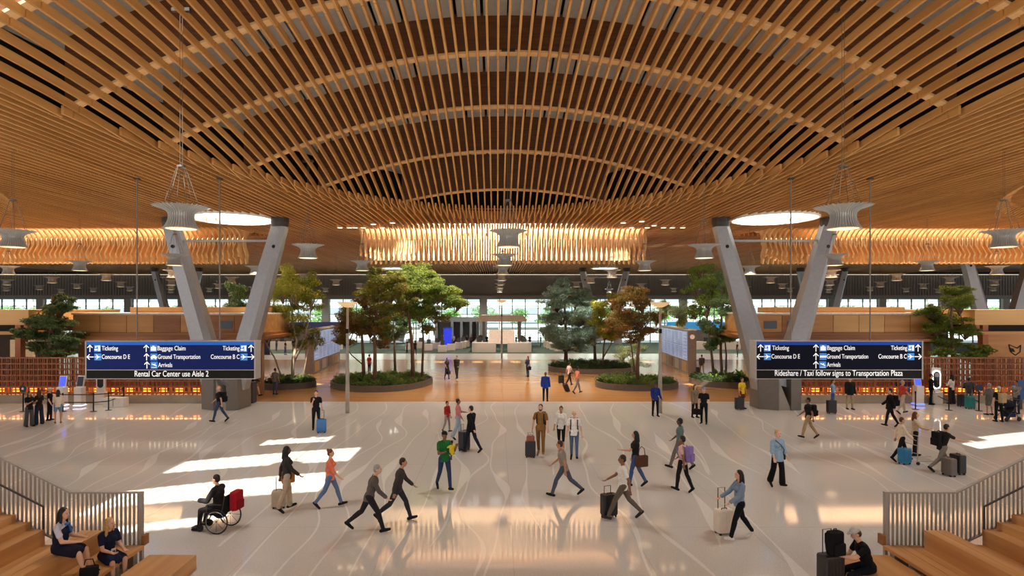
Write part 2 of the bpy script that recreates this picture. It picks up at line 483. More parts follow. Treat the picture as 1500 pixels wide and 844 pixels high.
# ================================================================ floor
flr = empty('floor', (0,0,0), kind='structure')
def terrazzo():
    m = bpy.data.materials.new('terrazzo'); m.use_nodes = True; nt = m.node_tree; b = nt.nodes['Principled BSDF']
    g = nt.nodes.new('ShaderNodeNewGeometry')
    n1 = nt.nodes.new('ShaderNodeTexNoise'); n1.inputs['Scale'].default_value = 26; n1.inputs['Detail'].default_value = 5
    n2 = nt.nodes.new('ShaderNodeTexVoronoi'); n2.inputs['Scale'].default_value = 34
    for n in (n1, n2): nt.links.new(g.outputs['Position'], n.inputs['Vector'])
    r = nt.nodes.new('ShaderNodeValToRGB'); r.color_ramp.elements[0].position = .3; r.color_ramp.elements[1].position = .72
    r.color_ramp.elements[0].color = lin((204,199,190)); r.color_ramp.elements[1].color = lin((222,217,208))
    nt.links.new(n1.outputs['Fac'], r.inputs[0])
    br = nt.nodes.new('ShaderNodeTexBrick'); br.offset = 0; br.inputs['Scale'].default_value = 1.0
    br.inputs['Brick Width'].default_value = 3.05; br.inputs['Row Height'].default_value = 3.05; br.inputs['Mortar Size'].default_value = .012
    br.inputs['Color1'].default_value = (1,1,1,1); br.inputs['Color2'].default_value = (1,1,1,1); br.inputs['Mortar'].default_value = (.86,.85,.84,1)
    nt.links.new(g.outputs['Position'], br.inputs['Vector'])
    mx = nt.nodes.new('ShaderNodeMix'); mx.data_type = 'RGBA'; mx.blend_type = 'MULTIPLY'; mx.inputs[0].default_value = 1
    nt.links.new(r.outputs[0], mx.inputs[6]); nt.links.new(br.outputs['Color'], mx.inputs[7])
    nt.links.new(mx.outputs[2], b.inputs['Base Color'])
    b.inputs['Roughness'].default_value = .055; b.inputs['Specular IOR Level'].default_value = .6
    return m
TERR = terrazzo()
INL = M((234,230,222), .07, var=.05, scale=20, name='pale terrazzo inlay', spec=.6)
WOODF = None
def woodfloor():
    m = bpy.data.materials.new('wood_floor'); m.use_nodes = True; nt = m.node_tree; b = nt.nodes['Principled BSDF']
    g = nt.nodes.new('ShaderNodeNewGeometry')
    br = nt.nodes.new('ShaderNodeTexBrick'); br.inputs['Scale'].default_value = 1; br.inputs['Brick Width'].default_value = 1.8; br.inputs['Row Height'].default_value = .16
    br.inputs['Mortar Size'].default_value = .003; br.inputs['Color1'].default_value = lin((188,136,82)); br.inputs['Color2'].default_value = lin((176,124,72)); br.inputs['Mortar'].default_value = lin((150,104,60)); br.offset = .37
    nt.links.new(g.outputs['Position'], br.inputs['Vector']); nt.links.new(br.outputs['Color'], b.inputs['Base Color'])
    b.inputs['Roughness'].default_value = .2; b.inputs['Specular IOR Level'].default_value = .5
    return m
YW0, YW1, YC0 = 35.5, 64.5, 73.0
MB().box(-110, -12, -.2, 110, YW0, 0).build('terrazzo', TERR, flr)
MB().box(-110, YW0, -.2, 110, YW1, 0).build('wood_boards', woodfloor(), flr)
MB().box(-110, YW1, -.2, 110, YC0, 0).build('far_terrazzo', M((206,196,182), .2, name='pale terrazzo', var=.04), flr)
MB().box(-110, YC0, -.2, 110, 96, 0).build('carpet', M((74,88,70), .95, name='green carpet', var=.15, scale=2), flr)
MB().box(-110, YW0-.06, 0, 110, YW0+.06, .003).build('threshold', M((212,200,182), .3, name='threshold strip'), flr)
# sinuous pale inlays
r2 = random.Random(21); mb = MB(); inl_z = .002
def inlay(x0, x1, ya, yb, w, amp, wl, ph, thick):
    global inl_z; inl_z += .00004
    n = 60; L = []; R = []
    for i in range(n+1):
        t = i/n; y = ya + (yb-ya)*t
        x = x0 + (x1-x0)*t + amp*math.sin(2*PI*y/wl + ph) + .3*amp*math.sin(2*PI*y/(wl*.43) + ph*2)
        sl = math.cos(2*PI*y/wl + ph)
        ww = w + thick*max(0, math.sin(2*PI*y/(wl*.8) + ph*1.7))**4
        ww *= min(1, (t+.02)*12, (1-t+.02)*12)
        L.append((x-ww/2, y, inl_z)); R.append((x+ww/2, y, inl_z))
    mb.add(L+R, [(i, i+n+1, i+n+2, i+1) for i in range(n)])
xx = -46.0
while xx < 46:
    ya = r2.choice([9.5, 9.5, 10, 14, 20]); yb = r2.choice([35.3, 35.3, 33, 30, 27])
    inlay(xx*.86, xx*1.0, ya, yb, r2.uniform(.04,.07), r2.uniform(.12,.5), r2.uniform(9,18), r2.uniform(0,6.3), r2.choice([.08,.18,.3,.36]))
    xx += r2.uniform(.65,1.5)
mb.build('floor_inlay', INL, flr)
# ================================================================ back wall, windows, outside
YB = 94.0
wb = empty('wall_back', (0,YB,0), kind='structure')
CORR = M((132,126,120), .75, name='ribbed grey metal', var=.05)
mb = MB(); nrib = 900
for i in range(nrib):
    x = -100 + 200*i/nrib; w_ = 200/nrib
    mb.box(x, -.12 if i % 2 else -.2, CH+2.0, x+w_, 0, CH+5.9)
mb.build('ribbed_cladding', CORR, wb)
MB().box(-100,-.75,CH+1.42,100,.1,CH+2.0).build('transfer_beam', M((150,146,140), .7, name='grey beam', var=.04), wb)
MB().box(-100,-.5,CH+5.35,100,.0,CH+5.75).build('shadow_gap', BLACK, wb)
MB().box(-100,-.62,CH+5.24,100,-.52,CH+5.32).build('light_slot', M((255,240,214), .5, emit=.9, name='slot light', var=0), wb)
PIERS = [xat(p, YB) for p in (-20, 62, 190, 268, 342, 478, 567, 708, 812, 905, 1000, 1092, 1216, 1290, 1380, 1470, 1560)]
CONC = M((168,164,158), .8, name='concrete', var=.06, scale=2)
for p in PIERS: MB().box(p-.55,-.6,0,p+.55,.2,CH+1.42).build('pier', CONC, wb)
MUL = M((96,104,104), .5, .3, name='grey aluminium mullion', var=.05)
def glass():
    m = bpy.data.materials.new('window_glass'); m.use_nodes = True; nt = m.node_tree; nt.nodes.remove(nt.nodes['Principled BSDF'])
    t = nt.nodes.new('ShaderNodeBsdfTransparent'); g = nt.nodes.new('ShaderNodeBsdfGlossy'); x = nt.nodes.new('ShaderNodeMixShader')
    t.inputs[0].default_value = (.86,.95,.95,1); g.inputs['Roughness'].default_value = .02; x.inputs[0].default_value = .06
    n = nt.nodes.new('ShaderNodeTexNoise'); n.inputs['Scale'].default_value = .3
    nt.links.new(t.outputs[0], x.inputs[1]); nt.links.new(g.outputs[0], x.inputs[2]); nt.links.new(x.outputs[0], nt.nodes['Material Output'].inputs[0])
    return m
GLASS = glass()
for i in range(len(PIERS)-1):
    a, b = PIERS[i]+.55, PIERS[i+1]-.55
    t = empty('window_%d' % (i+1), ((a+b)/2, YB, 0), kind='structure')
    mb = MB(); h = (b-a)/2; n = max(2, int((b-a)/1.9))
    for k in range(n+1): x = -h + 2*h*k/n; mb.box(x-.06,-.1,0,x+.06,.1,CH+1.42)
    for z in (0, 1.6, 3.2, 4.55, 5.9, CH+1.36): mb.box(-h,-.08,z,h,.08,z+.1)
    mb.build('mullions', MUL, t)
    MB().box(-h,-.01,0,h,.01,CH+1.42).build('pane', GLASS, t)
# outside: pale drive, parking decks and a hedge of street trees
tag(MB().box(-160,96,-.3,160,190,-.02).build('ground_outside', M((214,212,206), .9, name='pale paving', var=.05)), kind='structure')
PARK = M((226,226,222), .8, name='pale concrete deck', var=.04)
g = empty('parking_deck', (0,150,0), label='pale parking building beyond the back windows', cat='building')
for k, z in enumerate((2.6, 5.8, 9.0, 12.2)):
    MB().box(-130,0,z,130,14,z+1.3).build('deck_slab', PARK, g)
mb = MB()
for k in range(27): mb.box(-130+10*k,.3,0,-129.4+10*k,1,12.2)
mb.build('deck_columns', CONC, g)
# ================================================================ branching columns
def v_column(x, y, topx, zt, zb_, wt, wb_, label, base=True):
    t = empty('branching_column', (x, y, 0), label=label, cat='column', group='grey branching steel columns')
    for s in (-1, 1):
        p0 = Vector((s*.55, 0, zb_)); p1 = Vector((s*topx, 0, zt-.35))
        leg = MB()
        # tapered box, deeper than wide, with chamfered front edge
        d = (p1-p0).normalized(); sx = d.cross(Vector((0,1,0))).normalized()
        def ring(p, w, dp):
            return [p - sx*w/2 + Vector((0,-dp*.25,0)), p - sx*w*.22 + Vector((0,-dp/2,0)), p + sx*w/2 + Vector((0,-dp*.32,0)), p + sx*w/2 + Vector((0,dp/2,0)), p - sx*w/2 + Vector((0,dp/2,0))]
        a = ring(p0, wb_, wb_*.8); b = ring(p1, wt, wt*.8)
        leg.add(a+b, [tuple(range(5)), tuple(range(9,4,-1))] + [(i, i+5, (i+1)%5+5, (i+1)%5) for i in range(5)])
        l = leg.build('leg', STEEL, t)
        MB().lathe([(.02,.2),(wt*.62,.2),(wt*.62,-.05),(wt*.55,-.3),(.02,-.3)], (p1.x,0,zt-.15), 24).build('bearing_cap', DSTEEL, l)
        MB().ell((p1.x - s*.25*(zt/11), -wt*.42, zt-1.6), (.1,.05,.1)).build('bolt_cover', BLACK, l)
    MB().bar((-topx,0,zt-1.25),(topx,0,zt-1.25),.11,.11).build('tie_rod', STEEL, t)
    if base:
        CL = M((112,104,96), .5, .15, name='grey cladding', var=.05); CL2 = M((150,142,132), .6, name='pale grey cladding', var=.04)
        # angular cladding: two canted faces, an open slot between and a sloped inner panel
        MB().prism([(-1.15,-.45),(-.25,-.95),(-.18,-.85),(-.18,.7),(-1.15,.7)], 0, 3.6).build('cladding', CL, t)
        MB().prism([(.45,-.95),(1.05,-.85),(1.15,.7),(.45,.7)], 0, 3.6).build('cladding', CL, t)
        MB().prism_xz([(-.18,0),(.45,0),(.45,.15),(-.18,1.7)], -.8, .5).build('slot_panel', CL2, t)
        MB().box(-.18,.45,0,.45,.6,3.6).build('slot_back', CL2, t)
    return t
v_column(-15.85, 33.5, 3.1, Z0-.24, 1.2, .8, 1.25, 'grey branching steel column at the left, behind the left hanging sign')
v_column(15.5, 33.5, 3.1, Z0-.24, 1.2, .8, 1.25, 'grey branching steel column at the right, behind the right hanging sign')
for x, lb in ((-14.3,'far branching steel column behind the left grove of trees'),(14.3,'far branching steel column rising right of the conifers'),(-44,'far branching steel column seen left of the near left column'),(44,'far branching steel column just right of the near right column')):
    v_column(x, 80.0, 3.0, Z1-.24, 1.2, .8, 1.2, lb, False)
v_column(45.0, 53.0, 3.1, Z1-.24, 1.2, .85, 1.25, 'branching steel column at the right edge above the shop roof', False)

# ================================================================ hanging signs
SIGNB = M((10,28,84), .5, spec=.15, emit=.22, emit_rgb=(14,38,110), name='blue sign face', var=.05)
SIGND = M((6,10,28), .5, spec=.12, emit=.10, emit_rgb=(8,14,50), name='navy sign face', var=.05)
STRIP = M((30,96,190), .5, spec=.2, emit=.5, name='bright blue strip', var=.02)
STRIPR = M((20,64,160), .5, spec=.2, emit=.45, name='blue strip', var=.02)
SFOOT = M((26,25,24), .5, spec=.15, name='charcoal sign panel', var=.05)
LETTER = M((236,236,236), .5, emit=.75, name='white lettering', var=0)
ICON = M((58,134,214), .5, emit=.4, name='pictogram blue', var=0)
def text(body, x0, x1, z, y, parent, h=.25, align='LEFT', mat=None, name='lettering'):
    cu = bpy.data.curves.new(name, 'FONT'); cu.body = body; cu.size = h; cu.align_x = 'LEFT'; cu.align_y = 'CENTER'; cu.extrude = .004
    cu.materials.append(mat or LETTER)
    o = bpy.data.objects.new(name, cu); COL.objects.link(o); o.parent = parent
    o.location = (x0, y, z); o.rotation_euler = (PI/2, 0, 0)
    texts.append((o, x1-x0)); return o
texts = []
def arrow(cx, cz, y, up, parent, s=.125):
    mb = MB(); t = .03
    def seg(a, b):
        a = Vector((a[0],0,a[1])); b = Vector((b[0],0,b[1])); d = (b-a).normalized(); n = Vector((-d.z,0,d.x))*t/2
        a -= d*t*.3; b += d*t*.3
        mb.hexa([a-n+Vector((0,-.008,0)), b-n+Vector((0,-.008,0)), b+n+Vector((0,-.008,0)), a+n+Vector((0,-.008,0))], [a-n, b-n, b+n, a+n])
    if up == 'u': P_ = [((0,-s),(0,s)),((-s*.75,s*.25),(0,s)),((s*.75,s*.25),(0,s))]
    elif up == 'l': P_ = [((-s,0),(s,0)),((-s*.25,s*.75),(-s,0)),((-s*.25,-s*.75),(-s,0))]
    else: P_ = [((-s,0),(s,0)),((s*.25,s*.75),(s,0)),((s*.25,-s*.75),(s,0))]
    for a, b in P_: seg(a, b)
    mb.build('arrow', LETTER, parent, loc=(cx, y, cz))
def icon(cx, cz, y, kind, parent, s=.135):
    t = MB().box(-s,-.006,-s,s,0,s).build('pictogram', ICON, parent, loc=(cx, y, cz))
    mb = MB(); q = -.012
    if kind == 'ticket':
        mb.box(-.11,q,-.08,.0,-.006,-.02); mb.ell((-.06,q,.04),(.03,.004,.03),None,8,6); mb.box(.03,q,-.1,.1,-.006,.1); mb.box(-.09,q,.07,.1,-.006,.1)
    elif kind == 'bag':
        mb.box(-.1,q,-.09,.1,-.006,.06); mb.box(-.04,q,.06,.04,-.006,.1)
    elif kind == 'car':
        mb.box(-.12,q,-.05,.12,-.006,.02); mb.prism_xz([(-.08,.02),(.08,.02),(.05,.07),(-.05,.07)], q, -.006); mb.ell((-.07,q,-.06),(.03,.004,.03),None,8,6); mb.ell((.07,q,-.06),(.03,.004,.03),None,8,6)
    elif kind == 'bus':
        mb.box(-.12,q,-.04,-.05,-.006,.04); mb.box(-.035,q,-.04,.035,-.006,.04); mb.box(.05,q,-.04,.12,-.006,.04)
    elif kind == 'land':
        mb.prism_xz([(-.11,.05),(-.06,.02),(.1,-.05),(.1,-.02),(-.05,.06)], q, -.006); mb.prism_xz([(-.02,.02),(.06,.08),(.04,.0)], q, -.006); mb.box(-.1,q,-.1,.1,-.006,-.085)
    else:
        mb.prism_xz([(-.12,-.012),(.1,-.015),(.125,0),(.1,.015),(-.12,.015)], q, -.006); mb.prism_xz([(-.01,.0),(-.07,.09),(-.04,.09),(.05,0)], q, -.006); mb.prism_xz([(-.01,.0),(-.07,-.09),(-.04,-.09),(.05,0)], q, -.006)
    mb.build('symbol', LETTER, t)
SY = 22.9
def sign(pxl, pxr, cols, bottom, face, strip, endside, label, rods):
    x0, x1 = xat(pxl, SY), xat(pxr, SY); z1, z0 = zat(500.5, SY), zat(554.5, SY); zs = zat(541.5, SY); zt = zat(505.5, SY)
    cx = (x0+x1)/2
    t = empty('hanging_sign', (cx, SY, z0), label=label, cat='sign', group='hanging wayfinding signs')
    W = (x1-x0)/2
    MB().box(-W,0,zs-z0,W,.02,zt-z0).build('sign_face', face, t)
    MB().box(-W,-.004,zt-z0,W,.02,z1-z0).build('top_strip', strip, t)
    MB().box(-W,0,0,W,.02,zs-z0-.03).build('lower_panel', SFOOT, t)
    fr = MB(); fr.box(-W-.05,-.02,-.03,-W,.5,z1-z0+.03); fr.box(W,-.02,-.03,W+.05,.5,z1-z0+.03); fr.box(-W,.0,-.03,W,.5,0); fr.box(-W,0,z1-z0,W,.5,z1-z0+.03); fr.box(-W,.48,0,W,.5,z1-z0); fr.box(-W,-.008,zs-z0-.03,W,.02,zs-z0)
    fr.build('sign_case', ALU, t)
    for r in rods:
        rx = xat(r, SY)-cx
        rod = MB().tube([(rx,.25,z1-z0),(rx,.25,Z0-.2-z0)], .028, 8).build('hanger_rod', ROD, t)
        MB().box(rx-.09,.16,Z0-.26-z0,rx+.09,.34,Z0-.2-z0).build('hanger_plate', DSTEEL, rod)
    LX = lambda p: xat(p, SY)-cx
    LZ = lambda p: zat(p, SY)-z0
    y = -.004
    for kind, a, b in cols['arrow']: arrow(LX(a), LZ(b), y-.004, kind, t)
    for kind, a, b in cols['icon']: icon(LX(a), LZ(b), y-.0, kind, t)
    for s, a, b, py in cols['text']: text(s, LX(a), LX(b), LZ(py), y-.006, t)
    s, a, b, py = bottom; text(s, LX(a), LX(b), LZ(py), y-.004, t, .32)
    return t
sign(127, 372.5, dict(
    arrow=[('u',132,510.5),('l',132.5,523),('u',214.5,510.5),('u',215,523),('u',215.5,535),('u',368,510.5),('r',367.5,523)],
    icon=[('ticket',143,510.5),('plane',143.5,523),('bag',225,510.5),('car',225.5,523),('land',226,535),('ticket',357,510.5),('plane',357.5,523)],
    text=[('Ticketing',149.5,173,510.5),('Concourse D E',149.5,190.5,523),('Baggage Claim',231,272,510.5),('Ground Transportation',231.5,293.5,523),('Arrivals',232,252.5,535),('Ticketing',326.5,351,510.5),('Concourse B C',309,351,523)]),
    ('Rental Car Center use Aisle 2',197.5,305.5,548), SIGNB, STRIP, 1, 'blue hanging wayfinding sign at the left, lower line about the rental car center', (195,317.5))
sign(1108, 1350, dict(
    arrow=[('u',1114,510),('l',1113.5,522.5),('u',1195,510),('u',1195,522.5),('u',1195,534.5),('u',1344.5,510),('r',1344.5,522.5)],
    icon=[('ticket',1124,510),('plane',1124,522.5),('bag',1205.5,510),('bus',1205.5,522.5),('land',1205,534.5),('ticket',1334.5,510),('plane',1334,522.5)],
    text=[('Ticketing',1131,1155.5,510),('Concourse D E',1130,1171.5,522.5),('Baggage Claim',1211.5,1252,510),('Ground Transportation',1211,1271.5,522.5),('Arrivals',1211,1231,534.5),('Ticketing',1305,1328.5,510),('Concourse B C',1286.5,1328,522.5)]),
    ('Rideshare / Taxi follow signs to Transportation Plaza',1135,1322,547), SIGND, STRIPR, -1, 'navy hanging wayfinding sign at the right, lower line about rideshare and taxi', (1163,1280.5))

# ================================================================ kiosks (wooden shop volumes) and lattice screens
def panels(mb_parent, x0, x1, y, z0, z1, n, seed):
    rr = random.Random(seed); w_ = (x1-x0)/n
    for i in range(n):
        MB().box(x0+i*w_+.02, y-.04, z0, x0+(i+1)*w_-.02, y, z1).build('fascia_panel', rr.choice([FASC, FASC, FASC2, FASC3]), mb_parent)
def kiosk_inner(sgn, label):
    xa, xb = (-27.8, -15.6) if sgn < 0 else (16.4, 28.0)
    t = empty('shop_kiosk', ((xa+xb)/2, 38, 0), label=label, cat='kiosk', group='timber shop kiosks'); cx = (xa+xb)/2
    W = (xb-xa)/2
    MB().box(-W,0,4.1,W,5.2,5.25).build('fascia', FASC, t)
    panels(t, -W, W, 0, 4.12, 5.2, 7, 3+sgn)
    c = MB(); c.box(-W-.4,-.5,3.72,W+.4,5.4,3.9); c.box(-W-.2,-.3,3.9,W+.2,5.3,4.1); c.box(-W-1.1 if sgn < 0 else -W,-.9,3.55,W if sgn < 0 else W+1.1,5.4,3.72)
    c.build('cornice', FASC2, t)
    MB().box(-W-.05,-.1,5.25,W+.05,5.3,5.36).build('roof_coping', M((214,206,196), .6, name='pale coping'), t)
    for k in (-.95, -.3, .35, .95): MB().box(k*W-.2, .3, 0, k*W+.2, .7, 3.6).build('post', M((150,112,78), .6, name='weathered timber post'), t)
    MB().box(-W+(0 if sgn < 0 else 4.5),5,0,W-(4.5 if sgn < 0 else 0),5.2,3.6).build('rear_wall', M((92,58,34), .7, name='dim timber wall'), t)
    MB().box(-W+(0 if sgn < 0 else 3.5),1.2,0,W-(3.5 if sgn < 0 else 0),1.9,1.15).build('counter', M((120,76,44), .6, name='counter timber'), t)
    # small ventilation screens on the inner end
    e = W-.8 if sgn < 0 else -W+.9
    for q in (0, -1.5*sgn*-1):
        MB().box(e+q-.42,-.07,4.35,e+q+.42,-.03,4.85).build('wall_screen', M((60,66,74), .3, emit=.05, name='dark display'), t)
    # lower roof terrace beyond
    MB().box(-W*.6,2.0,5.36,W*.9,5.0,5.75).build('roof_planter', FASC, t)
kiosk_inner(-1, 'timber shop kiosk behind the left hanging sign'); kiosk_inner(1, 'timber shop kiosk behind the right hanging sign')
def kiosk_outer(sgn, label):
    xa = -29.9 if sgn < 0 else xat(1428, 37)
    t = empty('shop_kiosk', (xa, 37, 0), label=label, cat='kiosk', group='timber shop kiosks')
    s = sgn
    def bx(mb, a, y0, z0, b, y1, z1): return mb.box(min(s*a,s*b), y0, z0, max(s*a,s*b), y1, z1)
    bx(MB(), 0, 0, 4.62, 14, 9, 5.52).build('fascia', FASC3, t)
    bx(MB(), -.05, -.06, 5.5, 14, 9, 5.58).build('roof_coping', FASC3, t)
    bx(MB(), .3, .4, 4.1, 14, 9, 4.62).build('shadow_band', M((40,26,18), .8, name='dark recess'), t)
    bx(MB(), -.3, -.3, 4.02, 14, 1.2, 4.22).build('shelf_beam', FASC, t)
    mb = MB(); bx(mb, .5, 0, 0, .85, .4, 4.62); bx(mb, .05, 0, 4.2, .3, .3, 4.62); mb.build('post', M((168,100,58), .6, name='red timber post'), t)
    if sgn > 0:
        bx(MB(), 1.1, .5, 0, 14, .7, 4.1).build('shop_wall', FASC, t)
        # line emblem of a leaf and a pointed leaf-shaped outline
        ex = xat(1487, 37.5)-xa; ez = zat(513, 37.5)
        mb = MB(); pts = [(-.42,.36),(-.3,-.1),(.0,-.33),(.3,-.12),(.34,.32),(.12,.12),(-.42,.36)]
        for p, q in zip(pts[:-1], pts[1:]): mb.tube([(ex+p[0],.47,ez+p[1]),(ex+q[0],.47,ez+q[1])], .022, 6)
        mb.build('emblem', BLACK, t)
        MB().prism_xz([(ex-.36,ez+.14),(ex-.25,ez-.1),(ex-.02,ez-.12),(ex-.14,ez+.1)], .46, .49).build('emblem_leaf', BLACK, t)
    else:
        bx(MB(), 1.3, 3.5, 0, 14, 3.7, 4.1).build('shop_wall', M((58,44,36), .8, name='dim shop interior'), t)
        bx(MB(), .9, 1.5, 2.4, 2.4, 1.7, 3.6).build('back_shelf', M((150,130,104), .6, emit=.25, emit_rgb=(255,210,150), name='lit shelf'), t)
        bx(MB(), 1.0, 1.4, .0, 14, 2.2, 1.2).build('counter', M((92,96,90), .5, name='grey counter'), t)
kiosk_outer(-1, 'timber shop kiosk at the far left edge beside the dark conifer')
kiosk_outer(1, 'timber shop kiosk at the far right edge with a leaf emblem on its wall')
LAMPGLOW = M((255,150,60), .5, emit=5.0, emit_rgb=(255,140,52), name='amber shelf light', var=0)
def screen(xa, xb, label, seed):
    t = empty('lattice_screen', ((xa+xb)/2, 35.0, 0), label=label, cat='screen', group='timber lattice screens'); W = (xb-xa)/2
    rr = random.Random(seed)
    MB().box(-W,0,0,W,.75,.5).build('stone_plinth', M((150,136,118), .7, name='stone bench', var=.15, scale=1.5), t)
    for row, y, off in ((0,.05,0),(1,.42,.12)):
        mb = MB(); n = int(2*W/.27)
        for k in range(n+1):
            x = -W + off + 2*W*k/n
            if x > W: continue
            mb.box(x-.026, y, .5, x+.026, y+.06, 2.68 + (rr.choice([0,0,.06])))
            if k % 4 == row: mb.box(x+.07, y, .5, x+.11, y+.06, 2.68)
        z = .60
        while z < 2.75: mb.box(-W, y-.05, z, W, y, z+.06); z += .345
        mb.build('lattice', REDW, t)
    mb = MB(); x = -W+.6
    while x < W-.6:
        for z in (.66, .80): mb.box(x, .3, z, x+.42, .36, z+.05)
        x += .98
    mb.build('shelf_lights', LAMPGLOW, t)
    return t
screen(-34.0, -17.2, 'glowing timber lattice screen along the left side', 1)
screen(17.0, 34.0, 'glowing timber lattice screen along the right side', 2)
for s in (-1, 1):
    l = area('shelf_glow', (s*25.6, 35.2, .95), 16.5, .3, 120, (1,.55,.2), (0,0,0))
    area('shop_light', (s*25.6, 39.5, 3.5), 15, 2.0, 150, (1,.80,.54))

# ================================================================ lamp posts
def post(px, pyb, pyt, label):
    p = flo(px, pyb); d = p.y; zt = zat(pyt, d)
    t = empty('lamp_post', p, label=label, cat='lamp post', group='bowl-topped lamp posts')
    MB().tube([(0,0,0),(0,0,zt*.38),(0,0,zt*.39),(0,0,zt*.7),(0,0,zt-.25)], [.115,.105,.09,.075,.055], 14).build('pole', M((176,168,158), .45, .3, name='pale steel pole'), t, True)
    MB().lathe([(.02,0),(.12,.01),(.3,.08),(.48,.2),(.53,.28),(.5,.29),(.02,.26)], (0,0,zt-.28), 28).build('bowl_shade', M((236,206,160), .5, emit=.35, emit_rgb=(255,214,150), name='warm lamp bowl'), t, True)
    MB().box(-.07,-.1,zt*.72,.07,-.03,zt*.76).build('speaker_box', BLACK, t)
    return t
post(509, 605, 443, 'tall bowl-topped lamp post in front of the left planted island')
post(967, 605, 443, 'tall bowl-topped lamp post in front of the right planted island')
post(735, 525, 440, 'bowl-topped lamp post in the middle, before the white check-in desks')

# ================================================================ flight displays
SCRN = M((150,160,192), .25, emit=.55, emit_rgb=(150,164,205), name='pale blue screen', var=.25, scale=.9)
def fids(pa, pb, da, db, label, side):
    a = Vector((xat(pa, da), da, 0)); b = Vector((xat(pb, db), db, 0)); L = (b-a).length
    t = empty('flight_display', a, math.atan2(b.y-a.y, b.x-a.x), label=label, cat='information display', group='flight information walls')
    s = side    # screens face local -s*y
    def bx(mb, x0, y0, z0, x1, y1, z1): return mb.box(x0, min(y0*s,y1*s), z0, x1, max(y0*s,y1*s), z1)
    H = 3.75
    bx(MB(), 0,0,.0, L,.7,H).build('cabinet', M((128,112,100), .35, .4, name='bronze cabinet'), t)
    bx(MB(), 0,-.02,H, L,.72,H+.1).build('cap', M((200,176,136), .4, name='pale cap'), t)
    n = 7
    for k in range(n):
        for z0, z1 in ((1.15,2.35),(2.42,3.62)):
            if k == 0 and z0 < 2: z1 = 3.62
            if k == 0 and z0 > 2: continue
            w_ = (L-.5)/n
            sc = bx(MB(), .25+k*w_+.05,-.05,z0, .25+(k+1)*w_-.05,.0,z1).build('screen', SCRN, t)
            m2 = MB()
            for q in range(8): zz = z0+.1+(z1-z0-.15)*q/8; bx(m2, .25+k*w_+.12,-.056,zz,.25+(k+.75)*w_,-.05,zz+.035)
            m2.build('listing_lines', M((70,80,120), .5, name='listing grey'), sc)
    for k in range(4):
        bx(MB(), .5+k*(L-.6)/4,-.03,.12, .5+(k+.62)*(L-.6)/4,0,1.0).build('base_panel', [FASC3, M((196,186,170),.5,name='pale panel'), FASC2][k % 3], t)
    MB().lathe([(.001,0),(.2,0),(.2,-.02)], n=20).xf(Matrix.Translation((-.005,.35*s,H-.55)) @ Matrix.Rotation(PI/2,4,'Y')).build('round_emblem', WHITE, t)
fids(459, 498, 50.5, 62, 'flight information wall of screens left of the left planted island', 1)
fids(1008, 968, 50.5, 62, 'flight information wall of screens right of the right planted island', -1)

for x in (-32,-16,0,16,32):
    for y in (70, 84):
        l = bpy.data.lights.new('hall_fill_spot', 'SPOT'); l.energy = 3600; l.spot_size = math.radians(140); l.spot_blend = .5; l.shadow_soft_size = .25; l.color = (1,.96,.9)
        o = bpy.data.objects.new('hall_fill_spot', l); COL.objects.link(o); o.location = (x, y, Z1-.35)
# ================================================================ check-in hall
WD = M((226,206,186), .45, name='white desk', var=.03)
dz = 75.0
t = empty('check_in_desk', (xat(735, dz), dz, 0), label='long white check-in desk island with rounded front corners in the middle', cat='desk')
def rpoly(x0, y0, x1, y1, r, corners):
    pts = []
    for (cx, cy, a0, nm) in ((x1-r,y1-r,0,'ne'),(x0+r,y1-r,90,'nw'),(x0+r,y0+r,180,'sw'),(x1-r,y0+r,270,'se')):
        if nm in corners:
            for k in range(7): q = math.radians(a0+90*k/6); pts.append((cx+r*math.cos(q), cy+r*math.sin(q)))
        else: pts.append((cx+r*(1 if 'e' in nm else -1), cy+r*(1 if 'n' in nm else -1)))
    return pts
MB().prism(rpoly(-3.85,0,-.75,2.2,.9,('sw',)), 0, 1.2).build('desk_block', WD, t)
MB().prism(rpoly(.75,0,3.85,2.2,.9,('se',)), 0, 1.2).build('desk_block', WD, t)
MB().hexa([(-1.75,1.4,1.0),(1.75,1.4,1.0),(1.75,3.4,1.0),(-1.75,3.4,1.0)], [(-1.65,2.6,2.75),(1.65,2.6,2.75),(1.65,3.4,2.75),(-1.65,3.4,2.75)]).build('sloped_panel', M((236,206,180), .5, name='warm white panel'), t)
for s in (-1, 1):
    MB().box(min(s*2.6,s*3.8),2.2,0,max(s*2.6,s*3.8),14,1.05).build('counter_run', WD, t)
    mb = MB()
    for k in range(9): mb.box(s*3.0-.3, 3+1.2*k, 1.05, s*3.0+.3, 3.1+1.2*k, 1.6)
    mb.build('monitors', DSTEEL, t)
    MB().box(min(s*1.9,s*2.5),2.2,0,max(s*1.9,s*2.5),14,.5).build('bag_belt', RUB, t)
c = empty('desk_canopy', (xat(735, 84), 84, 0), label='beige rounded canopy over the middle check-in desks', cat='canopy')
mb = MB(); poly = []
for k in range(9): a = PI*k/8; poly.append((3.0*math.cos(a)*1.0 if False else (2.6+.9*math.cos(a) if k < 5 else -2.6+.9*math.cos(a)), .95*math.sin(a)))
mb.prism_xz([(x, 3.75+z) for x, z in poly], -1.2, 4); mb.build('canopy_hood', M((216,196,170), .6, name='beige canopy'), c)
for x in (-2.6, 2.6):
    for y in (-.6, 3.4): MB().box(x-.15,y-.15,0,x+.15,y+.15,3.8).build('post', M((120,112,104), .5, name='grey post'), c)
kp = None
KIO = [(648,516,0),(661,509,0),(672,503,0),(678,499,0),(682,495,0),(628,510,0),(640,504,0),(650,499,0),(655,495,0),(818,513,1),(811,506,1),(806,501,1),(802,497,1),(838,510,1),(832,504,1),(826,500,1),(820,496,1),(600,507,0),(616,501,0)]
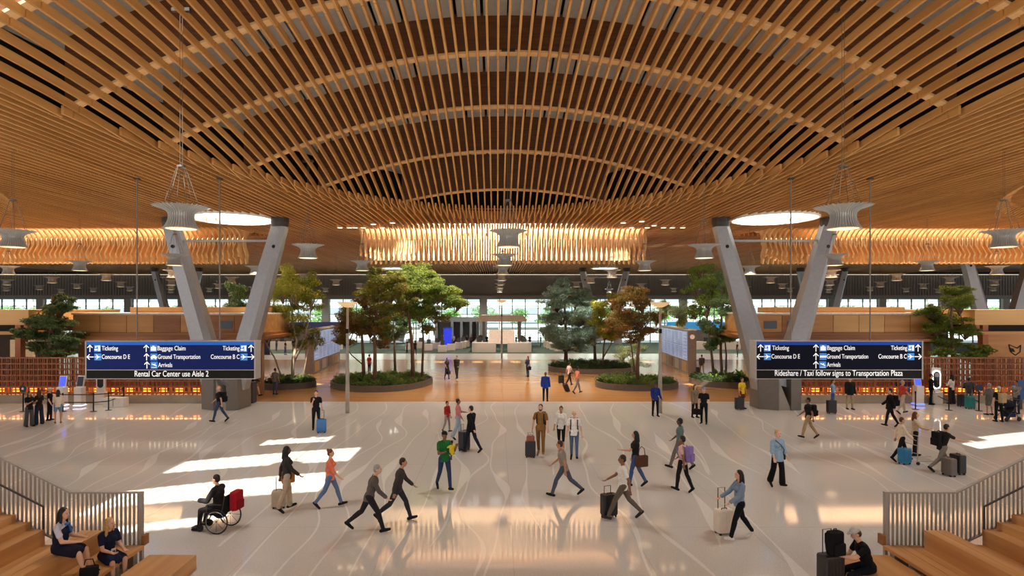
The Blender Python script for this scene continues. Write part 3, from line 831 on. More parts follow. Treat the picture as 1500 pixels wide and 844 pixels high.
for i, (px, py, s) in enumerate(KIO):
    p = flo(px, 508 + (py-495)*8/21.0)
    if kp is None:
        t = empty('check_in_kiosk', p); kp = t
        MB().rbox(-.55,-.35,0,.55,.35,.9,.08).build('pedestal', WD, t)
        MB().hexa([(-.25,-.06,.9),(.25,-.06,.9),(.25,.06,.9),(-.25,.06,.9)], [(-.25,.1,1.5),(.25,.1,1.5),(.25,.2,1.5),(-.25,.2,1.5)]).build('screen', DSTEEL, t)
        tag(t, cat='kiosk', group='white self-service check-in kiosks'); kk = kids(t)
    else: t = copy_tree(kp, loc=p, tree=kk)
    t['label'] = 'white check-in kiosk on carpet, %s from the front, %s row %s' % (ORD[[k for k in range(len(KIO)) if (KIO[k][2]==s and (i<5) == (k<5) and (9<=i<13)==(9<=k<13) and (i>=17)==(k>=17))].index(i)], 'inner' if (i<5 or 9<=i<13) else ('outermost' if i>=17 else 'outer'), 'left of the desks' if s == 0 else 'right of the desks')
t = empty('light_pillar', Vector((xat(656,79),79,0)), label='glowing deep blue pillar left of the white check-in desks', cat='pillar')
MB().rbox(-.55,-.4,.2,.55,.4,3.0,.12).build('lit_body', M((40,50,170), .3, emit=1.0, emit_rgb=(40,56,200), name='blue light', var=.3, scale=1.5), t)
MB().box(-.6,-.45,0,.6,.45,.2).build('base', DSTEEL, t); MB().box(-.58,-.43,3.0,.58,.43,3.1).build('cap', DSTEEL, t)
t = empty('walled_booth', (xat(672, 88), 88, 0), label='dark grey glazed booth at the back, left of the canopy', cat='booth')
mb = MB(); mb.box(-3.6,0,3.6,3.0,3,4.3); 
for x in (-3.6,-1.2,.2,1.6,2.6): mb.box(x,0,0,x+.4,3,3.6)
mb.build('booth_frame', M((150,152,154), .6, name='grey booth'), t)
MB().box(-3.6,2.8,0,3.0,2.95,3.6).build('booth_back', M((206,210,208), .6, name='booth wall'), t)
# side check-in counters and their blue back walls
def side_counter(px0, px1, d, label, band, col):
    xa, xb = xat(px0, d), xat(px1, d)
    t = empty('check_in_counter', ((xa+xb)/2, d, 0), label=label, cat='counter'); W = (xb-xa)/2
    MB().box(-W,0,0,W,.8,1.1).build('counter_front', WD, t)
    n = max(3, int(2*W/1.6)); mb = MB()
    for k in range(n): x = -W + 2*W*(k+.5)/n; mb.box(x-.28,.2,1.1,x+.28,.3,1.65)
    mb.build('monitors', DSTEEL, t)
    MB().box(-W,2.6,0,W,2.8,2.6).build('back_panel', M((118,106,94), .6, name='taupe wall'), t)
    MB().box(-W,2.5,2.6,W,2.8,3.7).build('airline_band', M(col, .4, emit=band, name='coloured band', var=.35, scale=.5), t)
    return t
side_counter(383, 500, 80, 'check-in counter run at the left back under a dark blue band', .12, (58,62,110))
side_counter(985, 1085, 80, 'check-in counter run at the right back under a bright blue band', .5, (60,150,210))
t = empty('banner_stand', flo(390, 520), label='dark navy banner stand beside the left check-in counter', cat='banner stand')
MB().box(-.45,-.04,.05,.45,.04,2.6).build('banner', M((26,34,58), .6, name='navy banner'), t); MB().box(-.5,-.25,0,.5,.25,.06).build('base', DSTEEL, t)
# ================================================================ pendant lamps
PR = .66
SHADE = M((182,182,180), .45, .25, name='pale lamp shade', var=.04, emit=.02, emit_rgb=(255,236,210))
GLOW = M((255,224,176), .5, emit=1.6, name='lamp glow', var=0)
CORD = M((120,112,102), .4, .5, name='steel cable', var=.03)
prf = [(.62,-.36),(.53,-.26),(.46,-.12),(.43,.0),(.45,.11),(.54,.19),(.70,.25),(.86,.29),(1.0,.33)]
def pend_meshes():
    sh = MB(); n = 36
    inner = [(r*.85*PR, z*1.2*PR) for r, z in prf]
    sh.lathe(inner, n=32)
    for k in range(n):
        a = 2*PI*k/n; c, s = math.cos(a), math.sin(a); q = .008
        vs_ = []; fs_ = []
        for r, z in prf:
            for rr_ in (r*.84, r*1.0):
                for sg in (-1, 1): vs_.append((c*rr_*PR - s*q*sg, s*rr_*PR + c*q*sg, z*1.2*PR + (.0 if rr_ != r else .012)))
        for i in range(len(prf)-1):
            o = 4*i
            for j0, j1 in ((0,1),(1,3),(3,2),(2,0)): fs_.append((o+j0, o+j1, o+4+j1, o+4+j0))
        sh.add(vs_, fs_)
    gl = MB().lathe([(.001,-.35*1.2*PR),(.55*PR,-.35*1.2*PR)], n=24)
    wr = MB()
    for k in range(6):
        a = 2*PI*(k+.25)/6
        wr.tube([(.62*PR*math.cos(a), .62*PR*math.sin(a), .3*1.2*PR), (.09*math.cos(a), .09*math.sin(a), 1.25)], .007, 5)
    wr.lathe([(.1,1.22),(.1,1.27),(.07,1.27)], n=12)
    return sh, gl, wr
sh, gl, wr = pend_meshes()
psh = pgl = pwr = pcd = None
def near_top(x, y):
    for cx in DOMES:
        if g_of(x, y, cx) > .02: return zb(x, y, cx)
    return flat(y)
far_n = 0
for k in range(0, 27):
    y = 14.3 + 4.8*k; PZ = CH + 2.2 + .05*min(k, 6)
    if y > 91: break
    lim = int((y*.87+3)/8.06)
    cnt = 0
    for m in range(-lim-1, lim+2):
        x = 8.06*m
        if k % 2 == 0 and m % 2 == 0: continue
        if k % 2 == 1 and m % 2 == 1: continue
        if not -.846 < (x-CAMX)/y < .897: continue
        cnt += 1
        t = empty('pendant_lamp', (x, y, PZ), cat='pendant lamp', group='white hourglass pendant lamps')
        if k == 0: lb = 'large white hourglass pendant lamp above the %s hanging sign' % ('left' if x < 0 else 'right')
        elif k == 1: lb = 'white hourglass pendant lamp, %s of the second row from the camera' % ('leftmost' if x < -1 else ('middle' if x < 1 else 'rightmost'))
        else: lb = 'small white hourglass pendant lamp, %s from the left in the %s row from the camera' % (ORD[cnt-1], ORD[k])
        t['label'] = lb
        zt = near_top(x, y)
        if k < 10 and abs(x) < 34:
            for up in (1, 0):
                l = bpy.data.lights.new('pendant_light', 'SPOT'); l.energy = UP if up else DOWN; l.spot_size = math.radians(150 if up else 120); l.spot_blend = .6; l.shadow_soft_size = .3; l.color = (1,.95,.88) if up else (1,.97,.92)
                lo = bpy.data.objects.new('pendant_light', l); COL.objects.link(lo); lo.location = (x, y, PZ + (.55 if up else -.6)); lo.rotation_euler = (PI if up else 0, 0, 0)
        parts = []
        if psh is None:
            psh = sh.build('shade', SHADE, t); pgl = gl.build('lens', GLOW, t); pwr = wr.build('suspension_wires', CORD, t)
            pcd = MB().tube([(-.03,0,0),(-.03,0,1)], .006, 5).tube([(.03,0,0),(.03,0,1)], .006, 5).build('cable', CORD, t)
            ps = [psh, pgl, pwr, pcd]
        else:
            ps = []
            for o in (psh, pgl, pwr, pcd):
                c = o.copy(); COL.objects.link(c); c.parent = t; ps.append(c)
        ps[3].location = (0,0,1.25); ps[3].scale = (1,1,max(.1, zt-PZ-1.25))
        if y < 24:
            b = MB().box(-.22,-.05,zt-PZ-.02,.22,.05,zt-PZ+.06).build('ceiling_bracket', DSTEEL, t)

# ================================================================ plants
def leafmat(a, b, name):
    m = M(a, .6, rgb2=b, scale=1.1, name=name, detail=4, spec=.25)
    nt = m.node_tree; pb = nt.nodes['Principled BSDF']
    if 'Translucent BSDF' in nt.nodes: return m
    tr = nt.nodes.new('ShaderNodeBsdfTranslucent'); mx = nt.nodes.new('ShaderNodeMixShader'); mx.inputs[0].default_value = .48
    nt.links.new(pb.inputs['Base Color'].links[0].from_socket, tr.inputs['Color'])
    nt.links.new(pb.outputs[0], mx.inputs[1]); nt.links.new(tr.outputs[0], mx.inputs[2]); nt.links.new(mx.outputs[0], nt.nodes['Material Output'].inputs[0])
    return m
L_OLIVE = leafmat((104,112,46), (150,142,58), 'olive leaves')
L_YEL = leafmat((132,138,48), (182,174,70), 'yellow green leaves')
L_RUST = leafmat((146,102,48), (122,114,54), 'russet leaves')
L_DARK = leafmat((92,118,76), (128,146,92), 'dark green leaves')
L_BLUE = leafmat((146,170,150), (184,202,178), 'blue green needles')
L_GREEN = leafmat((104,128,56), (146,162,76), 'green leaves')
L_LIT = leafmat((150,170,110), (190,200,150), 'leaves coloured as lit')  # light falling on these leaves is put into their pale colour
L_FERN = leafmat((80,112,46), (124,144,66), 'fern fronds')
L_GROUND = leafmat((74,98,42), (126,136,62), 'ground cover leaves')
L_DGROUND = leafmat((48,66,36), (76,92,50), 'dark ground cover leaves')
BARK = M((104,82,62), .85, name='bark', var=.3, scale=14, stretch=(1,1,.2))
PBARK = M((168,150,126), .85, name='pale bark', var=.25, scale=14, stretch=(1,1,.2))
def leaves(mb, c, r, n, size, rr, flat_=0.0, droop=0.0, shell=.35):
    c = Vector(c)
    for i in range(n):
        while True:
            p = Vector((rr.uniform(-1,1), rr.uniform(-1,1), rr.uniform(-1,1)))
            if shell**2 < p.length_squared < 1: break
        q = c + Vector((p.x*r[0], p.y*r[1], p.z*r[2]))
        s = size*rr.uniform(.6,1.3)
        nrm = (p + Vector((rr.uniform(-1,1), rr.uniform(-1,1), rr.uniform(-.4,1.2)))*.9).normalized()
        if flat_: nrm = (nrm*(1-flat_) + Vector((0,0,1))*flat_).normalized()
        a = nrm.orthogonal().normalized(); a.rotate(Matrix.Rotation(rr.uniform(0,6.28), 3, nrm))
        b = nrm.cross(a)*.55
        if droop: a = (a + Vector((0,0,-droop))).normalized()
        o = len(mb.v)
        mb.v += [tuple(q - a*s*.5), tuple(q + b*s*.5), tuple(q + a*s*.6), tuple(q - b*s*.5)]
        mb.f.append((o,o+1,o+2,o+3))
def tree(base, d, trunks, blobs, lm, label, size=.17, dens=300, seed=1, bark=BARK, name='tree', group=None, flat_=.2, droop=.0, depth=1.0, clumps=7, sub=.5):
    """base: pixel of the foot at depth d; blobs: (px,py,rx,ry) crown masses in pixels, set at their own depth"""
    rr = random.Random(seed); k = d/F
    p0 = Vector((xat(base[0], d), d, base[2] if len(base) > 2 else .45))
    t = empty(name, p0, label=label, cat='tree', group=group or 'indoor trees')
    fol = MB(); wood_ = MB(); centers = []
    for (px, py, rx, ry) in blobs:
        c = Vector((xat(px, d)-p0.x, rr.uniform(-.9,.9)*depth, zat(py, d)-p0.z)); R = Vector((rx*k, (rx+ry)/2*k, ry*k))
        centers.append((c, R))
        for j in range(int(clumps*1.7)):
            v = Vector((rr.gauss(0,1), rr.gauss(0,1), rr.gauss(0,1))).normalized()*rr.uniform(.3,1.0)
            cc = c + Vector((v.x*R.x, v.y*R.y, v.z*R.z))
            cr = Vector((R.x*sub, R.y*sub, R.z*sub*.85))*rr.uniform(.6,1.1)
            leaves(fol, cc, cr, int(dens*3.6*(cr.x*cr.z*4/.6)**.8), size*.72, rr, flat_, droop, .1)
            wood_.tube([c*.92 + Vector((0,0,-R.z*.5)), (c+cc)/2 + Vector((0,0,-.12)), cc], [.035,.022,.008], 5)
    tr = MB()
    for pts, r0, r1 in trunks:
        P3 = [Vector((xat(px, d)-p0.x, rr.uniform(-.08,.08)*i, zat(py, d)-p0.z)) for i, (px, py) in enumerate(pts)]
        n = len(P3); tr.tube(P3, [r0+(r1-r0)*i/max(1,n-1) for i in range(n)], 8)
        top = P3[-1]
        for c, R in centers:
            m_ = P3[max(0, n-2)]
            if (c-top).length < 3.2: tr.tube([m_*.35+top*.65, (top+c)/2+Vector((0,0,.1)), c], [r1*.9, r1*.55, .015], 6)
    tr.v += [];
    o = len(tr.v); tr.add(wood_.v, wood_.f)
    tr.build('trunk', bark, t, True)
    fol.build('foliage', lm, t)
    return t
def island(px, py, wpx, label, seed, dark=False, h=.42, ry=.62):
    """planted island with a curved kerb; px,py = centre of its rim on the floor"""
    d = F*CH/(py-HY); k = d/F; a = wpx/2*k; c = Vector((xat(px, d), d, 0)); rr = random.Random(seed)
    t = empty('planter', c, label=label, cat='planter', group='planted islands')
    n = 56; ph = rr.uniform(0,6)
    def rad(th): return 1 + .06*math.sin(2*th+ph) + .03*math.sin(3*th+ph*2)
    b = a*ry*1.6
    ring = MB(); vs_ = []
    for r_, z in ((1.0,0),(1.0,h),(1-.14/a,h),(1-.14/a,.2)):
        for i in range(n):
            th = 2*PI*i/n; vs_.append((a*r_*rad(th)*math.cos(th), b*r_*rad(th)*math.sin(th), z))
    fs_ = [(j*n+i, j*n+(i+1)%n, (j+1)*n+(i+1)%n, (j+1)*n+i) for j in range(3) for i in range(n)]
    ring.add(vs_, fs_).build('kerb', M((92,82,72), .5, name='bronze planter kerb'), t)
    s = MB().add([(0,0,h-.1)] + [(a*.98*rad(2*PI*i/n)*math.cos(2*PI*i/n), b*.98*rad(2*PI*i/n)*math.sin(2*PI*i/n), h-.12) for i in range(n)], [(0,i+1,(i+1)%n+1) for i in range(n)])
    s.build('soil', M((62,46,32), .95, name='soil', var=.3), t)
    gc = MB()
    N_ = int(16*a*b)
    for i in range(max(14, N_)):
        th = rr.uniform(0,6.283); q = math.sqrt(rr.uniform(0,.85)); x, y = a*q*rad(th)*math.cos(th), b*q*rad(th)*math.sin(th)
        hh = rr.uniform(.12,.34)
        leaves(gc, (x,y,h+hh*.5), (rr.uniform(.25,.5), rr.uniform(.25,.5), hh), 110, .11, rr, .25, 0, .1)
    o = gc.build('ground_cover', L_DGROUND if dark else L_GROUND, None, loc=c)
    tag(o, label.replace('planted island', 'low leafy ground cover in the planted island'), 'plants', kind='stuff')
    # fern-like rosettes, each its own plant
    global fern_proto, fern_n
    nf = max(4, int(a*2.6))
    for i in range(nf):
        th = 2*PI*i/nf + rr.uniform(-.2,.2); q = rr.uniform(.35,.82)
        loc = (c.x + a*q*rad(th)*math.cos(th), c.y + b*q*rad(th)*math.sin(th), h-.12)
        sc = rr.uniform(.9,1.5)
        if fern_proto is None:
            mb = MB()
            for f in range(22):
                an = 2*PI*f/22*2.4; el = rr.uniform(.5,1.25); L = rr.uniform(.55,.85)
                dx, dy = math.cos(an), math.sin(an); nx_, ny_ = -dy, dx; P_ = []
                for j in range(5):
                    u = j/4; P_.append(Vector((dx*L*u*math.cos(el)*1.1, dy*L*u*math.cos(el)*1.1, L*(u*math.sin(el)*1.25 - .5*u*u))))
                wds = [.02,.07,.085,.06,.01]; vs2 = []
                for p, w_ in zip(P_, wds): vs2 += [p + Vector((nx_,ny_,0))*w_, p - Vector((nx_,ny_,0))*w_]
                mb.add(vs2, [(2*j,2*j+1,2*j+3,2*j+2) for j in range(4)])
            f_ = mb.build('fern', L_FERN, None); fern_proto = f_
        else:
            f_ = fern_proto.copy(); COL.objects.link(f_)
        f_.location = loc; f_.rotation_euler = (0,0,rr.uniform(0,6)); f_.scale = (sc,sc,sc)
        tag(f_, 'arching green fern rosette among the ground cover of the %s' % short[label], 'fern', 'ferns in the planted islands')
    return c, a, b
fern_proto = None; fern_n = 0
short = {}
def isl(px, py, w_, label, sh_, seed, **kw):
    short[label] = sh_; return island(px, py, w_, label, seed, **kw)
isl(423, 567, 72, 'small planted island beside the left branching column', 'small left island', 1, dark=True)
isl(561, 564, 148, 'large planted island behind the left lamp post', 'large left island', 2)
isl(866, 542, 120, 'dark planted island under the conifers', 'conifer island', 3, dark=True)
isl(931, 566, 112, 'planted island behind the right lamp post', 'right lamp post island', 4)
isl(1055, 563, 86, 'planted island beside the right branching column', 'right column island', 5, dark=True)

# trees of the left small island
tree((428,558), 42.8, [([(428,559),(430,525),(436,500),(430,470),(428,440)],.13,.05), ([(414,558),(402,525),(385,495)],.08,.04), ([(431,530),(447,495),(452,470)],.08,.03)],
     [(425,405,24,18),(410,425,26,20),(440,428,30,20),(430,455,34,16),(460,440,18,14),(455,415,16,14)], L_YEL, 'slender yellow-green tree on the small island beside the left column', .16, 95, 11, PBARK, clumps=6)
tree((443,558), 43, [([(443,559),(450,520),(455,490)],.06,.03)], [(450,485,20,14),(440,505,14,10),(462,500,12,12),(425,485,18,14)], L_OLIVE, 'small olive shrub tree with thin stems right of the yellow-green tree', .13, 70, 12, PBARK, clumps=6)
# grove on the large left island
tree((533,556), 41.5, [([(533,556),(532,520),(530,490),(527,465)],.14,.06), ([(532,535),(515,520),(505,505)],.05,.025)],
     [(512,462,24,14),(540,450,24,14),(523,480,34,14),(505,497,22,10),(545,482,22,14),(560,500,16,10),(530,440,20,10),(515,470,22,14),(535,468,24,14),(552,470,20,14)], L_RUST, 'russet-leaved tree at the left of the large left island', .15, 105, 13, clumps=7)
tree((549,562), 40.5, [([(549,562),(549,520),(548,490),(552,462)],.15,.06)],
     [(560,415,24,18),(545,430,26,14),(575,430,22,16),(565,450,24,12),(548,400,12,10),(580,412,20,14),(590,440,20,14),(560,475,20,12)], L_OLIVE, 'olive tree in the middle of the large left island', .16, 105, 14, clumps=7)
tree((605,556), 42.5, [([(605,556),(604,510),(600,470),(596,430)],.16,.06)],
     [(608,398,24,14),(588,408,20,14),(630,410,22,16),(645,430,24,14),(610,425,26,16),(655,440,22,10),(628,446,24,12),(672,446,16,8),(600,425,26,18),(640,418,22,14),(615,460,22,12)], L_GREEN, 'tall green tree at the right of the large left island', .17, 105, 15, clumps=7)
tree((618,556), 43.5, [([(618,556),(620,500),(618,460)],.1,.05)], [(600,455,26,14),(640,462,24,10),(625,480,16,10)], L_OLIVE, 'thin dark olive tree behind the tall green one on the large left island', .15, 80, 16, clumps=6)
tree((579,549), 46.2, [([(579,551),(578,500),(574,475)],.12,.05)], [(580,478,22,16),(568,492,20,12),(592,465,18,14),(575,455,18,12)], L_DARK, 'dark green tree at the back of the large left island', .17, 90, 17, clumps=6)
# right groves
CON = dict(name='conifer', flat_=.55, droop=.5)
tree((829,534), 55.5, [([(829,535),(829,500),(828,470),(826,430)],.2,.06)],
     [(822,412,12,9),(822,428,22,12),(815,445,26,12),(845,440,20,14),(822,465,34,14),(850,466,22,16),(808,485,22,12),(835,492,36,14),(860,490,18,12),(826,508,30,8)], L_BLUE, 'tall blue-green conifer at the left of the conifer island', .2, 80, 18, clumps=12, sub=.46, **CON)
tree((872,535), 55, [([(872,536),(871,500),(870,460)],.16,.05)], [(855,435,20,12),(868,450,20,14),(852,462,20,14),(872,475,18,12),(862,492,20,12)], L_BLUE, 'second blue-green conifer behind the bright green tree', .2, 80, 19, clumps=12, sub=.46, **CON)
tree((883,540), 52, [([(883,542),(884,510),(887,490)],.1,.05), ([(883,525),(895,505),(898,490)],.07,.03)], [(880,450,18,12),(895,440,20,14),(878,468,20,12),(892,478,22,14),(905,460,16,14),(885,490,18,10)], L_YEL, 'bright green bushy tree between the conifers and the russet tree', .15, 90, 20, clumps=7)
tree((934,562), 41, [([(934,562),(934,520),(936,500),(940,480)],.14,.05), ([(930,545),(926,515),(922,490)],.06,.03)],
     [(928,432,28,12),(905,445,22,12),(945,445,22,14),(925,462,34,14),(905,480,24,12),(945,480,24,14),(925,495,22,8),(960,465,14,12)], L_RUST, 'russet and olive tree on the island behind the right lamp post', .15, 110, 21, clumps=7)
tree((927,553), 44, [([(927,556),(925,535),(924,518)],.05,.02),([(928,553),(934,530),(938,515)],.04,.02)], [(922,515,16,10),(936,508,14,10),(912,522,12,8),(930,530,16,8)], L_LIT, 'low shrub tree with leaves coloured as lit from behind under the russet tree', .13, 70, 22, PBARK, clumps=6)
tree((1046,553), 45, [([(1046,555),(1042,520),(1038,490),(1035,455)],.12,.05)],
     [(1030,398,22,14),(1045,412,20,14),(1022,420,20,14),(1040,440,26,14),(1022,455,18,12),(1052,430,18,12)], L_GREEN, 'tall green tree at the left of the island beside the right column', .17, 100, 23, clumps=7)
tree((1058,556), 44, [([(1058,558),(1056,520),(1055,480),(1058,440)],.13,.05), ([(1063,558),(1064,520),(1060,485)],.09,.04)],
     [(1062,412,22,14),(1075,430,18,16),(1060,450,24,14),(1080,455,14,12),(1030,475,18,12),(1050,488,24,14),(1072,490,20,14),(1045,505,18,10)], L_DARK, 'dark green tree at the right of the island beside the right column', .17, 100, 24, clumps=7)
tree((1000,520), 66, [([(1000,525),(998,490)],.1,.05)], [(990,455,18,14),(1000,470,16,12),(978,450,12,10)], L_LIT, 'tree with leaves coloured as sunlit far back near the right windows', .2, 60, 25, clumps=6)
# side conifers behind the lattice screens
tree((75,584,0), 36.8, [([(72,586),(74,520),(76,470),(80,430)],.2,.05), ([(84,586),(82,530)],.08,.04), ([(66,586),(69,535)],.08,.04)],
     [(85,438,18,10),(75,450,28,10),(98,452,20,9),(62,468,26,10),(88,470,28,10),(50,488,20,9),(80,490,34,10),(105,498,18,8),(45,508,20,8),(72,512,30,9),(100,514,20,8)], L_DARK, 'dark layered conifer behind the left lattice screen', .17, 120, 26, clumps=12, sub=.46, **CON)
tree((1397,584,0), 36.8, [([(1397,586),(1398,520),(1394,470),(1398,435)],.18,.05)],
     [(1405,425,24,8),(1390,440,24,10),(1380,455,22,10),(1415,448,18,8),(1400,468,30,10),(1375,480,22,9),(1412,485,24,9),(1395,500,30,9),(1375,515,18,8),(1425,510,22,8),(1405,520,26,7)], L_GREEN, 'broad green conifer behind the right lattice screen', .17, 105, 27, clumps=12, sub=.46, **CON)
tree((352,450,5.75), 41.5, [([(352,453),(351,443),(350,432)],.06,.03)], [(352,425,18,16),(345,445,18,10),(360,450,14,8)], L_DARK, 'small dark tree on the roof of the left kiosk between the column legs', .16, 80, 28, clumps=6)
# street trees outside the windows
hedge = MB(); r3 = random.Random(5)
for k in range(34):
    x = -96 + k*5.8 + r3.uniform(-1,1); y = 108 + r3.uniform(-3,4)
    crown = MB()
    for j in range(6): leaves(crown, (r3.uniform(-1.6,1.6), r3.uniform(-1,1), r3.uniform(3.6,5.6)), (1.5,1.2,.9), 110, .42, r3, .2, 0, .2)
    t = empty('street_tree', (x, y, 0), label='green street tree outside the back windows, %s from the left' % (ORD[k] if k < 25 else '%s after the twenty-fifth' % ORD[k-25]), cat='tree', group='street trees outside')
    crown.build('foliage', leafmat((96,140,64), (140,178,92), 'street leaves'), t)
    MB().tube([(0,0,0),(.1,0,2),(0,0,4.2)], [.16,.12,.07], 7).build('trunk', BARK, t)

# spotlights in the ceiling aimed at the tree crowns
for (px, py, d) in ((815,425,55.5),(846,455,55),(1030,405,45),(1062,425,44),(600,400,42.5),(430,420,46),(545,430,41),(925,440,41),(890,450,52)):
    c = Vector((xat(px, d), d, zat(py, d)))
    l = bpy.data.lights.new('tree_spotlight', 'SPOT'); l.energy = 700; l.spot_size = math.radians(40); l.spot_blend = .7; l.shadow_soft_size = .15; l.color = (1,.97,.9)
    o = bpy.data.objects.new('tree_spotlight', l); COL.objects.link(o); o.location = (c.x*.85-.6, d-5.5 if d > 50 else 36.6, Z0-.35)
    o.rotation_euler = (c + Vector((0,0,-.8)) - o.location).to_track_quat('-Z','Y').to_euler()
# ================================================================ people
SKINS = {'l': M((214,166,138), .55, name='light skin', var=.05), 't': M((186,134,102), .55, name='tan skin', var=.05), 'b': M((132,88,62), .55, name='brown skin', var=.05), 'd': M((92,60,44), .55, name='dark skin', var=.05)}
HAIRC = {'black': (26,22,20), 'brown': (66,42,28), 'dbrown': (42,28,20), 'blond': (190,150,92), 'grey': (150,146,140), 'red': (104,56,30), 'white': (206,202,196)}
EYEM = M((28,20,18), .3, name='eyes', var=0); LIPM = M((150,84,76), .5, name='lips', var=0)
_raw = []; HEMS = []
def fabric(c): return M(c, .85, var=.1, scale=18, name='fabric', spec=.2)
def Rx(a): return Matrix.Rotation(math.radians(a), 3, 'X')
def raw(mb, name, mat, parent, vox, smooth=2):
    o = mb.build(name, mat, parent, True)
    r = o.modifiers.new('r', 'REMESH'); r.mode = 'VOXEL'; r.voxel_size = vox; r.use_smooth_shade = True
    if smooth:
        s = o.modifiers.new('s', 'SMOOTH'); s.iterations = smooth; s.factor = .5
    _raw.append(o); return o
PEOPLE = {}
def person(pos, H, face, label, top=(30,30,32), bottom=(30,30,36), hair=('short','dbrown'), skin='l', legs='stand', arms=((8,6,8),(8,6,8)), lean=0, sleeve='short', pants='slim', shoes=(30,28,28), stride=20, seat=None, cap=None, coat=False, head=0, nod=0, plen=1.0, lead=1, key=None, shirt2=None, vest=None, beard=False, group=None, knee=85, thigh=86, spread=8):
    """pos: Vector on the floor. face: degrees, 0 looks to the camera, 90 to the right of the picture, 180 away"""
    s = H/1.75; d = max(8, pos.y)
    vox = max(.0105, .00062*d)
    t = empty('person', pos, math.radians(face), label=label, cat='person', group=group)
    body, tp, bt = MB(), MB(), MB()
    HIPZ = .93*s; hipw = .092*s
    # ---- legs
    L = {}
    for sd, nm in ((1,'L'),(-1,'R')):
        if legs == 'stand': a, k, ab = (2 if sd > 0 else -3), 3, 3
        elif legs == 'walk':
            f = sd*lead
            a, k, ab = (stride, 8, 1) if f > 0 else (-stride*.85, 10+stride*.35, 1)
        elif legs == 'sit': a, k, ab = thigh, knee + (6 if sd > 0 else -5), spread
        elif legs == 'run':
            f = sd*lead
            a, k, ab = (30, 14, 1) if f > 0 else (-26, 28, 1)
        a_, k_, b_ = math.radians(a), math.radians(k), math.radians(ab)
        hip = Vector((sd*hipw, 0, 0))
        dt = Vector((sd*math.sin(b_), -math.sin(a_)*math.cos(b_), -math.cos(a_)*math.cos(b_)))
        kn = hip + dt*.445*s
        a2 = a_ - k_
        ds = Vector((sd*math.sin(b_)*.3, -math.sin(a2), -math.cos(a2)))
        an = kn + ds*.43*s
        pitch = 0 if legs in ('stand','sit') else (-.0 if a > 0 else .75)
        if legs in ('walk','run') and a > 0: pitch = -.22
        fd = Vector((sd*.12, -math.cos(pitch), -math.sin(pitch))).normalized()
        up_ = Vector((0, -math.sin(pitch)*-1 if False else 0, 0))
        toe = an + fd*.17*s + Vector((0,0,-.055*s)); heel = an - fd*.055*s + Vector((0,0,-.05*s))
        L[nm] = (hip, kn, an, toe, heel, sd)
    if seat is None:
        low = min(min(v[3].z, v[4].z) for v in L.values()) - .035*s
        pz = -low
    else: pz = seat + .10*s
    O = Vector((0,0,pz))
    ln = math.radians(lean)
    def T(x, y, z):   # torso point relative to pelvis, leaning forward about the hips
        v = Vector((x*s, y*s, z*s)); v.rotate(Matrix.Rotation(ln, 3, 'X')); return O + v
    Rt = Matrix.Rotation(ln, 3, 'X')
    infl = .034 if coat else .02
    fem = hair[0] in ('long','pony','bun','wavy')
    sw = .165 if fem else .19
    # torso
    for mb, e in ((body, 0.0), (tp, infl)):
        mb.ell(T(0,.0,.02 if not e or legs == 'sit' else -.03), ((.155+e*1.1)*s, (.11+e*1.3)*s, (.12 if not e else (.22 if legs != 'sit' else .13))*s), Rt)
        mb.ell(T(0,.0,.2), ((.135+e)*s, (.1+e)*s, (.2)*s), Rt)
        mb.ell(T(0,.0,.36), ((.16+e)*s, (.115+e)*s, (.18)*s), Rt)
        mb.cap(T(-sw+.03,.01,.47), (.058+e*.6)*s, T(sw-.03,.01,.47), (.058+e*.6)*s)
        mb.cap(T(-.06,.01,.50), (.05+e*.4)*s, T(.06,.01,.50), (.05+e*.4)*s)
        if fem: mb.ell(T(.06,-.085,.36), ((.058+e)*s,)*3, Rt); mb.ell(T(-.06,-.085,.36), ((.058+e)*s,)*3, Rt)
    if coat: tp.cap(T(0,0,.1), .16*s, T(0,0,-.12), .19*s)
    # neck + head
    hp = T(0,-.015,.70); Rh = Rt @ Matrix.Rotation(math.radians(-lean*.7+nod), 3, 'X') @ Matrix.Rotation(math.radians(head), 3, 'Z')
    Rh = Matrix.Rotation(math.radians(head), 3, 'Z') @ Matrix.Rotation(ln*.3 + math.radians(nod), 3, 'X')
    def Hd(x, y, z): return hp + (Rh @ Vector((x*s, y*s, z*s)))
    body.cap(T(0,.01,.5), .055*s, hp + Vector((0,.01*s,-.05*s)), .05*s)
    body.ell(hp + Rh @ Vector((0,.008*s,.02*s)), (.074*s,.094*s,.105*s), Rh, 14, 10)
    body.ell(Hd(0,-.028,-.055), (.054*s,.06*s,.06*s), Rh)
    body.cap(Hd(0,-.088,.015), .009*s, Hd(0,-.104,-.022), .014*s, 6)
    body.ell(Hd(.076,.01,-.005), (.012*s,.022*s,.032*s), Rh, 8, 6); body.ell(Hd(-.076,.01,-.005), (.012*s,.022*s,.032*s), Rh, 8, 6)
    # arms
    hands = {}
    for (swg, ab, el), sd, nm in ((arms[0],1,'L'),(arms[1],-1,'R')):
        sh_ = T(sd*sw,.01,.455)
        a_, b_ = math.radians(swg), math.radians(ab)
        du = Vector((sd*math.sin(b_), -math.sin(a_)*math.cos(b_), -math.cos(a_)*math.cos(b_)))
        eb = sh_ + du*.295*s
        a2 = math.radians(swg+el)
        inw = -.25 if el > 50 else 0
        df = Vector((sd*(math.sin(b_)*.5 + inw), -math.sin(a2)*math.cos(b_), -math.cos(a2)*math.cos(b_))).normalized()
        wr = eb + df*.255*s
        body.cap(sh_, .05*s, eb, .041*s); body.cap(eb, .042*s, wr, .028*s)
        # hand: palm, four fingers, thumb
        sx = df.cross(Vector((0,0,1)) if abs(df.z) < .9 else Vector((0,1,0))).normalized()
        if abs(df.z) > .9: sx = Vector((0,1,0))
        nrm = df.cross(sx).normalized()
